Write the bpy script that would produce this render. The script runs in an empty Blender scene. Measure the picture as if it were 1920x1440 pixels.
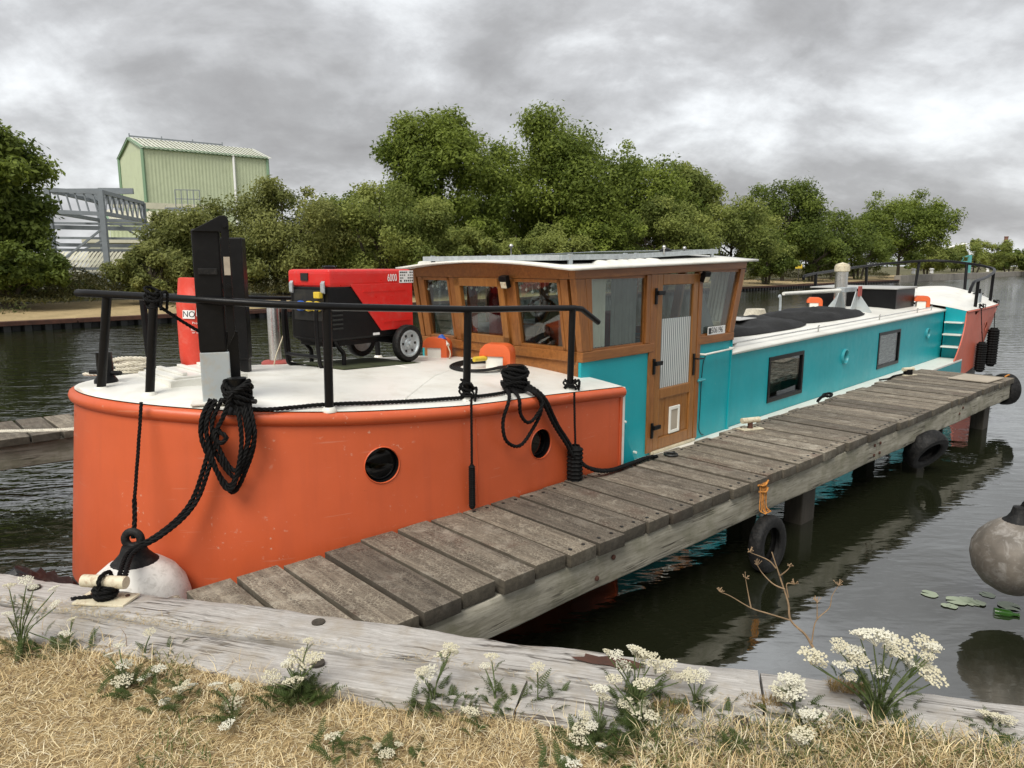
import bpy, bmesh, math, random
import numpy as np
from mathutils import Vector, Matrix
random.seed(7); rng = np.random.default_rng(11)
R = math.radians
scene = bpy.context.scene
COL = scene.collection

# ------------------------------------------------------------------ camera
cam = bpy.data.cameras.new('camera'); camo = bpy.data.objects.new('camera', cam); COL.objects.link(camo)
camo.location = (0, 0, 2.30); camo.rotation_euler = (R(90 - 9.476), 0, 0)
cam.sensor_fit = 'HORIZONTAL'; cam.sensor_width = 36; cam.lens = 36 * 1330 / 1920
cam.clip_start = .05; cam.clip_end = 4000
scene.camera = camo
# ------------------------------------------------------------------ world: overcast sky
SKX, SKY = 11.0, 4.0
SUN_EL, SUN_AZ = 52, 205      # azimuth clockwise from +Y: behind the camera, slightly left
world = bpy.data.worlds.new('World'); scene.world = world; world.use_nodes = True
nt = world.node_tree; nt.nodes.clear()
def wn(t, **k):
    n = nt.nodes.new(t)
    for a, b in k.items(): setattr(n, a, b)
    return n
out = wn('ShaderNodeOutputWorld'); mixs = wn('ShaderNodeMixShader')
sky = wn('ShaderNodeTexSky'); sky.sky_type = 'NISHITA'; sky.sun_disc = False
sky.sun_elevation = R(SUN_EL); sky.sun_rotation = R(SUN_AZ); sky.air_density = 1.2; sky.dust_density = 2.0
bg1 = wn('ShaderNodeBackground'); bg1.inputs[1].default_value = .10
bg2 = wn('ShaderNodeBackground'); bg2.inputs[1].default_value = 1.0
nt.links.new(sky.outputs[0], bg1.inputs[0])
tc = wn('ShaderNodeTexCoord'); sep = wn('ShaderNodeSeparateXYZ'); nt.links.new(tc.outputs['Generated'], sep.inputs[0])
def wm(op, a, b=None):
    n = wn('ShaderNodeMath', operation=op)
    for i, v in enumerate((a, b)):
        if v is None: continue
        if isinstance(v, (int, float)): n.inputs[i].default_value = v
        else: nt.links.new(v, n.inputs[i])
    return n.outputs[0]
zz = wm('ADD', wm('MAXIMUM', sep.outputs[2], 0.0), .50)
cmb = wn('ShaderNodeCombineXYZ')
nt.links.new(wm('DIVIDE', sep.outputs[0], zz), cmb.inputs[0]); nt.links.new(wm('DIVIDE', sep.outputs[1], zz), cmb.inputs[1])
mp = wn('ShaderNodeMapping'); mp.inputs['Location'].default_value = (SKX, SKY, 0); mp.inputs['Rotation'].default_value = (0, 0, R(-10)); mp.inputs['Scale'].default_value = (.85, 1.0, 1)
nt.links.new(cmb.outputs[0], mp.inputs[0])
n1 = wn('ShaderNodeTexNoise'); n1.inputs['Scale'].default_value = 2.1; n1.inputs['Detail'].default_value = 8; n1.inputs['Roughness'].default_value = .56; n1.inputs['Distortion'].default_value = .22
nt.links.new(mp.outputs[0], n1.inputs['Vector'])
cr = wn('ShaderNodeValToRGB'); e = cr.color_ramp.elements
e[0].position = .35; e[0].color = (.168, .168, .172, 1)
e[1].position = .68; e[1].color = (.60, .615, .625, 1)
for p_, c_ in ((.43, (.212, .213, .217, 1)), (.50, (.288, .291, .297, 1)), (.58, (.43, .44, .448, 1))):
    x = cr.color_ramp.elements.new(p_); x.color = c_
n2 = wn('ShaderNodeTexNoise'); n2.inputs['Scale'].default_value = 6.5; n2.inputs['Detail'].default_value = 9; n2.inputs['Roughness'].default_value = .62; n2.inputs['Distortion'].default_value = .3
nt.links.new(mp.outputs[0], n2.inputs['Vector'])
nt.links.new(wm('ADD', wm('MULTIPLY', n1.outputs['Fac'], .80), wm('MULTIPLY', n2.outputs['Fac'], .20)), cr.inputs[0]); nt.links.new(cr.outputs[0], bg2.inputs[0])
cov = wn('ShaderNodeMapRange'); cov.inputs['From Min'].default_value = .3; cov.inputs['From Max'].default_value = .75; cov.inputs['To Min'].default_value = 1.0; cov.inputs['To Max'].default_value = .93
nt.links.new(n1.outputs['Fac'], cov.inputs[0]); nt.links.new(cov.outputs[0], mixs.inputs[0])
nt.links.new(bg1.outputs[0], mixs.inputs[1]); nt.links.new(bg2.outputs[0], mixs.inputs[2]); nt.links.new(mixs.outputs[0], out.inputs[0])
# ------------------------------------------------------------------ sun
sl = bpy.data.lights.new('sun', 'SUN'); sl.energy = 1.5; sl.angle = R(32); sl.color = (1, .96, .89)
so = bpy.data.objects.new('sun', sl); COL.objects.link(so)
sd = Vector((math.sin(R(SUN_AZ)) * math.cos(R(SUN_EL)), math.cos(R(SUN_AZ)) * math.cos(R(SUN_EL)), math.sin(R(SUN_EL))))
so.rotation_euler = sd.to_track_quat('Z', 'Y').to_euler(); so.location = sd * 60
scene.view_settings.view_transform = 'Standard'; scene.view_settings.look = 'None'; scene.view_settings.gamma = 1
scene.view_settings.exposure = 1.15; scene.view_settings.use_curve_mapping = False
scene.cycles.max_bounces = 8; scene.cycles.transparent_max_bounces = 12; scene.cycles.use_denoising = True
scene.cycles.caustics_reflective = False; scene.cycles.caustics_refractive = False

# ------------------------------------------------------------------ materials
M = {}
def srgb(r, g, b): return tuple(((c / 255) / 12.92 if c / 255 <= .04045 else ((c / 255 + .055) / 1.055) ** 2.4) for c in (r, g, b)) + (1,)
class NT:
    def __init__(s, name):
        s.m = bpy.data.materials.new(name); s.m.use_nodes = True; s.t = s.m.node_tree; s.t.nodes.clear(); M[name] = s.m
        s.o = s.n('ShaderNodeOutputMaterial'); s.b = s.n('ShaderNodeBsdfPrincipled'); s.l(s.b.outputs[0], s.o.inputs[0])
    def n(s, t, **k):
        x = s.t.nodes.new(t)
        for a, b in k.items(): setattr(x, a, b)
        return x
    def l(s, a, b): s.t.links.new(a, b)
    def set(s, node, inp, v):
        if hasattr(v, 'is_output') or isinstance(v, bpy.types.NodeSocket): s.l(v, node.inputs[inp])
        else: node.inputs[inp].default_value = v
    def coord(s, scale=(1, 1, 1), rnd=False, kind='Object'):
        tc = s.n('ShaderNodeTexCoord'); v = tc.outputs[kind]
        if rnd:
            oi = s.n('ShaderNodeObjectInfo'); a = s.n('ShaderNodeVectorMath', operation='SCALE'); c = s.n('ShaderNodeCombineXYZ')
            for i in range(3): s.l(oi.outputs['Random'], c.inputs[i])
            s.l(c.outputs[0], a.inputs[0]); a.inputs['Scale'].default_value = 37.0
            ad = s.n('ShaderNodeVectorMath', operation='ADD'); s.l(v, ad.inputs[0]); s.l(a.outputs[0], ad.inputs[1]); v = ad.outputs[0]
        m = s.n('ShaderNodeMapping'); m.inputs['Scale'].default_value = scale; s.l(v, m.inputs[0]); return m.outputs[0]
    def noise(s, v, scale, detail=4, rough=.5, dist=0.0):
        x = s.n('ShaderNodeTexNoise'); x.inputs['Scale'].default_value = scale; x.inputs['Detail'].default_value = detail; x.inputs['Roughness'].default_value = rough; x.inputs['Distortion'].default_value = dist
        s.l(v, x.inputs['Vector']); return x.outputs['Fac']
    def ramp(s, f, stops):
        x = s.n('ShaderNodeValToRGB'); el = x.color_ramp.elements
        while len(el) < len(stops): el.new(.5)
        for i, (p, c) in enumerate(stops): el[i].position = p; el[i].color = c if len(c) == 4 else tuple(c) + (1,)
        s.l(f, x.inputs[0]); return x.outputs[0]
    def mix(s, f, a, b, mode='MIX'):
        x = s.n('ShaderNodeMix', data_type='RGBA', blend_type=mode)
        s.set(x, 0, f); s.set(x, 6, a); s.set(x, 7, b); return x.outputs[2]
    def math(s, op, a, b=0.0):
        x = s.n('ShaderNodeMath', operation=op); s.set(x, 0, a); s.set(x, 1, b); return x.outputs[0]
    def bump(s, h, strength=.3, dist=.01, nrm=None):
        x = s.n('ShaderNodeBump'); x.inputs['Strength'].default_value = strength; x.inputs['Distance'].default_value = dist; s.l(h, x.inputs['Height'])
        if nrm is not None: s.l(nrm, x.inputs['Normal'])
        s.l(x.outputs[0], s.b.inputs['Normal']); return x.outputs[0]
    def p(s, **k):
        names = dict(col='Base Color', rough='Roughness', metal='Metallic', ior='IOR', spec='Specular IOR Level', coat='Coat Weight', crough='Coat Roughness')
        for a, v in k.items():
            if isinstance(v, tuple) and len(v) == 3: v = v + (1,)
            s.set(s.b, names[a], v)
        return s
def paint(name, col, var=.12, rough=.4, scale=2.5, dirt=None, dirtamt=.25, metal=0, bump=.08, rnd=False, bscale=60, spec=.5):
    t = NT(name); v = t.coord(rnd=rnd); a = t.noise(v, scale, 5, .6)
    dark = tuple(x * (1 - var * 1.6) for x in col[:3]) + (1,)
    lite = tuple(min(1, x * (1 + var)) for x in col[:3]) + (1,)
    base = t.mix(t.ramp(a, ((.28, (0, 0, 0, 1)), (.72, (1, 1, 1, 1)))), dark, lite)
    if dirt:
        d = t.noise(v, scale * 3.3, 8, .7, .6)
        base = t.mix(t.math('MULTIPLY', t.ramp(d, ((.5, (0, 0, 0, 1)), (.72, (1, 1, 1, 1)))), dirtamt), base, dirt + (1,) if len(dirt) == 3 else dirt)
    rr = t.math('ADD', t.math('MULTIPLY', t.noise(v, scale * 5, 4), .22), rough - .11)
    t.p(col=base, rough=rr, metal=metal, spec=spec)
    if bump: t.bump(t.noise(v, bscale, 5), bump, .004)
    return t
def hullpaint(name, c, low, chip):
    t = NT(name); v = t.coord(); a = t.noise(v, 1.3, 5, .6); st = t.noise(t.coord((7, 7, .35)), 1.6, 5, .6, .2); sp = t.noise(v, 34, 3, .5); cl = t.noise(v, 2.6, 4, .6)
    base = t.mix(t.ramp(a, ((.3, (0, 0, 0, 1)), (.7, (1, 1, 1, 1)))), tuple(x * .90 for x in c) + (1,), tuple(min(1, x * 1.06) for x in c) + (1,))
    base = t.mix(t.math('MULTIPLY', t.ramp(st, ((.50, (0, 0, 0, 1)), (.74, (1, 1, 1, 1)))), .16), base, low)
    chips = t.math('MULTIPLY', t.ramp(sp, ((.66, (0, 0, 0, 1)), (.70, (1, 1, 1, 1)))), t.ramp(cl, ((.50, (0, 0, 0, 1)), (.62, (1, 1, 1, 1)))))
    base = t.mix(t.math('MULTIPLY', chips, .75), base, chip)
    sc = t.noise(t.coord((1.5, 1.5, 26)), 2.2, 3, .5); base = t.mix(t.math('MULTIPLY', t.ramp(sc, ((.68, (0, 0, 0, 1)), (.72, (1, 1, 1, 1)))), .22), base, chip)
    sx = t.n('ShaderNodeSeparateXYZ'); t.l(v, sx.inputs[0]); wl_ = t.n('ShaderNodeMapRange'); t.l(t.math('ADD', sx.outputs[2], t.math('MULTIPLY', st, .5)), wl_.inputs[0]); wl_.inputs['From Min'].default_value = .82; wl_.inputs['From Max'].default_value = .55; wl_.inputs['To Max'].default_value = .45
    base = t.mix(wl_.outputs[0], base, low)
    t.p(col=base, rough=t.math('ADD', t.math('MULTIPLY', t.noise(v, 9, 4), .25), .30))
    t.bump(t.math('ADD', t.math('MULTIPLY', t.noise(v, 2.1, 2), 1.0), t.math('MULTIPLY', t.noise(v, 55, 4), .035)), .35, .03)
hullpaint('orange_paint', (.585, .106, .034), (.30, .055, .028, 1), (.62, .36, .26, 1))
paint('stern_orange', (.58, .13, .075), .08, .5, 1.6, (.3, .1, .06), .3)
paint('white_deck', (.82, .81, .745), .08, .36, 1.3, (.50, .46, .36), .42, bump=.12, bscale=45)
paint('white_paint', (.78, .77, .70), .05, .4, 3, (.45, .40, .28), .25)
paint('cream_paint', (.66, .60, .44), .10, .5, 9, (.25, .11, .04), .75, rnd=True)
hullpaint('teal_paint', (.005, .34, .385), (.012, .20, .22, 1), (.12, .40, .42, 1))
paint('teal_light', (.05, .34, .38), .05, .35, 2)
paint('black_paint', (.0055, .0055, .006), .15, .36, 6, (.04, .038, .035), .12, spec=.22)
paint('hull_black', (.012, .013, .012), .2, .55, 3, (.05, .045, .03), .5)
paint('black_rubber', (.010, .010, .010), .25, .62, 14, (.07, .063, .055), .45, bump=.3, rnd=True, spec=.25)
paint('black_fabric', (.012, .012, .0115), .25, .6, 5, (.03, .029, .026), .4, bump=.5, bscale=14, spec=.2)
paint('rope_black', (.007, .007, .007), .3, .75, 30, (.04, .038, .035), .2, bump=.2, spec=.15)
paint('rope_white', (.62, .58, .48), .15, .85, 25, (.3, .26, .18), .5)
paint('rope_orange', (.62, .26, .05), .25, .85, 40, (.35, .2, .08), .5)
paint('grey_steel', (.36, .40, .42), .08, .5, 5, (.40, .22, .05), .35)
paint('pale_steel', (.42, .46, .47), .06, .5, 4, (.50, .30, .06), .30)
paint('stainless', (.62, .61, .58), .08, .3, 8, (.3, .27, .22), .3, metal=.9)
paint('galvanised', (.46, .50, .52), .15, .48, 20, (.3, .3, .3), .3, metal=.35)
paint('red_paint', (.66, .022, .018), .06, .32, 4, (.50, .12, .10), .35)
paint('red_plastic', (.66, .055, .03), .08, .5, 4, (.75, .35, .28), .25)
paint('dull_red', (.36, .07, .055), .1, .55, 6)
paint('cowl_orange', (.72, .13, .035), .06, .38, 4, (.4, .1, .05), .2)
paint('yellow_plastic', (.72, .52, .05), .1, .45, 9)
paint('blue_plastic', (.03, .12, .50), .1, .4, 9)
paint('grey_fender', (.19, .165, .135), .35, .6, 4, (.42, .40, .37), .75, bump=.25)
paint('white_fender', (.72, .70, .65), .10, .55, 5, (.34, .32, .27), .75, bump=.2)
paint('red_cloth', (.20, .012, .014), .2, .85, 5)
paint('pale_cloth', (.26, .27, .27), .1, .9, 5)
paint('dark_interior', (.10, .075, .055), .2, .8, 3)
paint('plywood', (.40, .345, .27), .12, .8, 3, (.2, .17, .12), .4)
paint('rust', (.085, .034, .020), .3, .85, 4, (.03, .02, .015), .6, bump=.4)
paint('concrete', (.30, .275, .235), .15, .85, .8, (.14, .13, .1), .5)
paint('green_cladding', (.54, .60, .40), .05, .55, .35, (.30, .34, .2), .3, bump=0)
paint('green_trim', (.20, .32, .20), .05, .5, 1, bump=0)
paint('roof_sheet', (.62, .63, .52), .1, .6, .4, (.26, .27, .2), .5, bump=0)
paint('cream_sheet', (.60, .58, .45), .1, .6, .4, (.28, .27, .17), .5, bump=0)
paint('frame_steel', (.22, .245, .265), .1, .5, 1.5, (.16, .17, .18), .4, bump=0)
paint('dark_opening', (.02, .02, .02), .2, .8, 1, bump=0)
paint('brick_far', (.22, .11, .08), .1, .85, 1, bump=0)
paint('crane_teal', (.10, .36, .36), .08, .5, 2, bump=0)
paint('plastic_bag', (.012, .012, .013), .3, .38, 9, (.09, .085, .08), .6, bump=.6, bscale=18)
paint('bottle_green', (.03, .10, .012), .2, .25, 8)
paint('print_white', (.80, .80, .78), .02, .5, 5, bump=0)
paint('print_black', (.02, .02, .02), .02, .5, 5, bump=0)
paint('bulb_white', (.80, .80, .76), .02, .3, 5, bump=0)
paint('pale_panel', (.42, .42, .40), .05, .5, 3)
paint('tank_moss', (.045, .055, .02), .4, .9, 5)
# glass
def glass(name, tint, base=.07):
    t = NT(name); t.t.nodes.remove(t.b)
    tr = t.n('ShaderNodeBsdfTransparent'); tr.inputs[0].default_value = tint
    gl = t.n('ShaderNodeBsdfGlossy'); gl.inputs['Roughness'].default_value = .02
    fr = t.n('ShaderNodeLayerWeight'); fr.inputs[0].default_value = .5
    f = t.math('ADD', t.math('MULTIPLY', t.math('POWER', fr.outputs['Facing'], 4.0), .8), base)
    m = t.n('ShaderNodeMixShader'); t.l(f, m.inputs[0]); t.l(tr.outputs[0], m.inputs[1]); t.l(gl.outputs[0], m.inputs[2]); t.l(m.outputs[0], t.o.inputs[0])
glass('glass', (.86, .90, .88, 1), .09)
glass('dark_glass', (.10, .10, .10, 1), .05)
t = NT('solar_glass'); t.p(col=(.012, .015, .03), rough=.12)
# reeded film on the door glass
t = NT('reeded_glass'); v = t.coord((1, 1, 1)); w = t.n('ShaderNodeTexWave'); w.inputs['Scale'].default_value = 9; t.l(v, w.inputs['Vector'])
t.p(col=t.mix(w.outputs['Fac'], (.16, .20, .20, 1), (.74, .76, .74, 1)), rough=.22); t.bump(w.outputs['Fac'], .6, .004)
# blind behind the cabin windows
t = NT('blind'); v = t.coord((.15, 1, 1)); a = t.noise(v, 42, 3, .6); t.p(col=t.mix(t.ramp(a, ((.42, (0, 0, 0, 1)), (.62, (1, 1, 1, 1)))), (.015, .015, .016, 1), (.30, .29, .27, 1)), rough=.8); t.bump(a, .4, .01)
# wood with grain
def wood(name, c1, c2, c3, axis=0, gscale=4, stretch=14, rough=.5, bump=.25, crack=0, rnd=True, dirt=None):
    t = NT(name); sc = [stretch * gscale / 4] * 3; sc[axis] = gscale / 4 * 1.2
    v = t.coord(tuple(sc), rnd); a = t.noise(v, 1.6, 7, .62, .5); b = t.noise(v, 6, 5, .65)
    base = t.mix(t.ramp(a, ((.3, (0, 0, 0, 1)), (.7, (1, 1, 1, 1)))), c1, c2)
    base = t.mix(t.math('MULTIPLY', t.ramp(b, ((.5, (0, 0, 0, 1)), (.7, (1, 1, 1, 1)))), .6), base, c3)
    h = t.math('ADD', t.math('MULTIPLY', a, .6), t.math('MULTIPLY', b, .5))
    if crack:
        sc2 = [15] * 3; sc2[axis] = .5
        cv = t.coord(tuple(sc2), rnd); c = t.noise(cv, 1.0, 4, .55, .4)
        cm = t.ramp(c, ((.480, (0, 0, 0, 1)), (.494, (1, 1, 1, 1)), (.506, (1, 1, 1, 1)), (.520, (0, 0, 0, 1))))
        gate = t.ramp(t.noise(t.coord((1, 1, 1), rnd), 3.1, 3), ((.48, (0, 0, 0, 1)), (.6, (1, 1, 1, 1))))
        cm = t.math('MULTIPLY', cm, gate)
        base = t.mix(t.math('MULTIPLY', cm, crack), base, (c1[0] * .22, c1[1] * .2, c1[2] * .18, 1)); h = t.math('SUBTRACT', h, t.math('MULTIPLY', cm, 1.2))
    if dirt:
        d = t.noise(t.coord((1, 1, 1), rnd), 5, 6, .65, .3)
        base = t.mix(t.math('MULTIPLY', t.ramp(d, ((.48, (0, 0, 0, 1)), (.68, (1, 1, 1, 1)))), .6), base, dirt)
    t.p(col=base, rough=rough); t.bump(h, bump, .008); return t
wood('frame_wood', (.20, .075, .018, 1), (.34, .135, .034, 1), (.12, .040, .010, 1), 2, 6, 12, .38, .12, rnd=False)
wood('frame_wood_h', (.20, .075, .018, 1), (.34, .135, .034, 1), (.12, .040, .010, 1), 0, 6, 12, .38, .12, rnd=False)
wood('door_wood', (.235, .098, .024, 1), (.36, .155, .040, 1), (.135, .050, .012, 1), 2, 6, 12, .36, .12, rnd=False)
wood('grey_timber', (.30, .278, .25, 1), (.55, .53, .50, 1), (.15, .138, .12, 1), 0, 6, 44, .85, .5, .95, dirt=(.30, .25, .18, 1))
wood('beam_timber', (.24, .22, .165, 1), (.46, .43, .35, 1), (.12, .11, .075, 1), 0, 4, 10, .85, .5, .9, dirt=(.17, .165, .10, 1))
wood('dark_timber', (.035, .028, .02, 1), (.07, .06, .045, 1), (.02, .018, .012, 1), 2, 4, 10, .8, .5)
wood('bark', (.05, .04, .028, 1), (.10, .085, .06, 1), (.03, .024, .016, 1), 2, 3, 5, .9, .5)
# jetty planks: dark weathered boards under chicken wire
t = NT('plank'); v = t.coord((1.4, 16, 16), True); a = t.noise(v, 1.5, 7, .65, .5); b = t.noise(v, 5, 5, .65)
base = t.mix(t.ramp(a, ((.3, (0, 0, 0, 1)), (.72, (1, 1, 1, 1)))), (.058, .046, .034, 1), (.235, .20, .155, 1))
base = t.mix(t.math('MULTIPLY', t.ramp(b, ((.5, (0, 0, 0, 1)), (.66, (1, 1, 1, 1)))), .55), base, (.045, .034, .024, 1))
vp = t.coord((1, 1, 1), True); d = t.noise(vp, 6, 7, .7, .4)
base = t.mix(t.math('MULTIPLY', t.ramp(d, ((.52, (0, 0, 0, 1)), (.66, (1, 1, 1, 1)))), .62), base, (.36, .33, .275, 1))
d2 = t.noise(vp, 3.2, 5, .6); base = t.mix(t.math('MULTIPLY', t.ramp(d2, ((.56, (0, 0, 0, 1)), (.72, (1, 1, 1, 1)))), .6), base, (.085, .036, .022, 1))
vo = t.n('ShaderNodeTexVoronoi', feature='DISTANCE_TO_EDGE'); vo.inputs['Scale'].default_value = 52; vo.inputs['Randomness'].default_value = .75
t.l(t.coord((.8, 1.15, .001), False), vo.inputs['Vector'])
wire = t.ramp(vo.outputs['Distance'], ((.03, (1, 1, 1, 1)), (.10, (0, 0, 0, 1))))
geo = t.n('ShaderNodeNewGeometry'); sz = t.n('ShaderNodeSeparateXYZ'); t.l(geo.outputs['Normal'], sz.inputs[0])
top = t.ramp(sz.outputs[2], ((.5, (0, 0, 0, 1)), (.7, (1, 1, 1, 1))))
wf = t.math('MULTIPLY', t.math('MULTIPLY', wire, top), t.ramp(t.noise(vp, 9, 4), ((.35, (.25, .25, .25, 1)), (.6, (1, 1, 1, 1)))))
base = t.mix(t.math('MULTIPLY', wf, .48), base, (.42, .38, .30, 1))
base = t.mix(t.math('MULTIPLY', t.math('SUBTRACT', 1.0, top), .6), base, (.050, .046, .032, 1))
oi_ = t.n('ShaderNodeObjectInfo'); tint = t.ramp(oi_.outputs['Random'], ((0, (.62, .60, .58, 1)), (.35, (.95, .93, .90, 1)), (.7, (1.0, .97, .92, 1)), (1, (1.35, 1.34, 1.32, 1)))); base = t.mix(1.0, base, tint, 'MULTIPLY')
t.p(col=base, rough=.85); t.bump(t.math('ADD', t.math('ADD', t.math('MULTIPLY', a, .5), t.math('MULTIPLY', b, .4)), t.math('MULTIPLY', wf, .5)), .6, .008)
# water
t = NT('water'); tcw = t.n('ShaderNodeTexCoord')
def wmap(sx, sy, rot):
    m = t.n('ShaderNodeMapping'); m.inputs['Scale'].default_value = (sx, sy, 1); m.inputs['Rotation'].default_value = (0, 0, R(rot)); t.l(tcw.outputs['Object'], m.inputs[0]); return m.outputs[0]
w1 = t.noise(wmap(.85, 2.4, 12), 1.15, 3, .55, .5); w2 = t.noise(wmap(1, 2.2, -20), 4.2, 3, .5, .3); w3 = t.noise(wmap(1, 1, 0), .09, 2, .5)
# sheltered water between bank and jetty is calmer than the open canal
sx = t.n('ShaderNodeSeparateXYZ'); t.l(tcw.outputs['Object'], sx.inputs[0])
sheltered = t.n('ShaderNodeMapRange'); sheltered.interpolation_type = 'SMOOTHSTEP'
dlin = t.math('SUBTRACT', t.math('MULTIPLY', sx.outputs[0], .676), t.math('MULTIPLY', sx.outputs[1], .737))   # >-2.5: bank side of the jetty
t.l(dlin, sheltered.inputs[0]); sheltered.inputs['From Min'].default_value = -6.0; sheltered.inputs['From Max'].default_value = -2.2; sheltered.inputs['To Min'].default_value = .62; sheltered.inputs['To Max'].default_value = .085
amp = t.math('MULTIPLY', sheltered.outputs[0], t.math('ADD', t.math('MULTIPLY', w3, 1.2), .3))
h = t.math('MULTIPLY', t.math('ADD', w1, t.math('MULTIPLY', w2, .26)), amp)
t.p(col=(.014, .016, .008), rough=.03, ior=3.4, spec=.6); t.bump(h, .9, .10)
# dry ground
t = NT('dry_ground'); v = t.coord(); a = t.noise(v, 9, 8, .7, .3); b = t.noise(v, 1.4, 5, .6)
c = t.mix(t.ramp(a, ((.3, (0, 0, 0, 1)), (.7, (1, 1, 1, 1)))), (.20, .13, .055, 1), (.44, .33, .16, 1))
c = t.mix(t.math('MULTIPLY', t.ramp(b, ((.5, (0, 0, 0, 1)), (.65, (1, 1, 1, 1)))), .35), c, (.12, .10, .04, 1))
t.p(col=c, rough=.95); t.bump(t.noise(v, 120, 6, .7), .8, .01)
t = NT('towpath'); v = t.coord(); a = t.noise(v, .8, 8, .7, .3); b = t.noise(v, 6, 6, .7)
c = t.mix(t.ramp(a, ((.35, (0, 0, 0, 1)), (.7, (1, 1, 1, 1)))), (.44, .33, .17, 1), (.30, .22, .11, 1))
c = t.mix(t.math('MULTIPLY', t.ramp(b, ((.5, (0, 0, 0, 1)), (.65, (1, 1, 1, 1)))), .5), c, (.17, .155, .06, 1)); t.p(col=c, rough=.95); t.bump(b, .6, .08)
t = NT('far_ground'); v = t.coord(); a = t.noise(v, .3, 8, .7); c = t.mix(a, (.05, .055, .018, 1), (.14, .12, .05, 1)); t.p(col=c, rough=.95)
# vegetation: colour per leaf from a mesh attribute
def leafmat(name, trans=.25, rough=.6):
    t = NT(name); at = t.n('ShaderNodeAttribute', attribute_name='leafcol'); t.p(col=at.outputs['Color'], rough=rough, spec=.25)
    tr = t.n('ShaderNodeBsdfTranslucent'); t.l(at.outputs['Color'], tr.inputs[0]); m = t.n('ShaderNodeMixShader'); m.inputs[0].default_value = trans
    t.l(t.b.outputs[0], m.inputs[1]); t.l(tr.outputs[0], m.inputs[2]); t.l(m.outputs[0], t.o.inputs[0])
leafmat('leaves', .45); leafmat('straw', .15, .7); leafmat('flower', .2, .8)
paint('stem_green', (.10, .135, .045), .2, .7, 20); paint('stem_dry', (.28, .19, .11), .2, .8, 20, rnd=True)
t = NT('lily'); v = t.coord(); t.p(col=t.mix(t.noise(v, 14, 5), (.22, .27, .18, 1), (.33, .37, .27, 1)), rough=.5)

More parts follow.
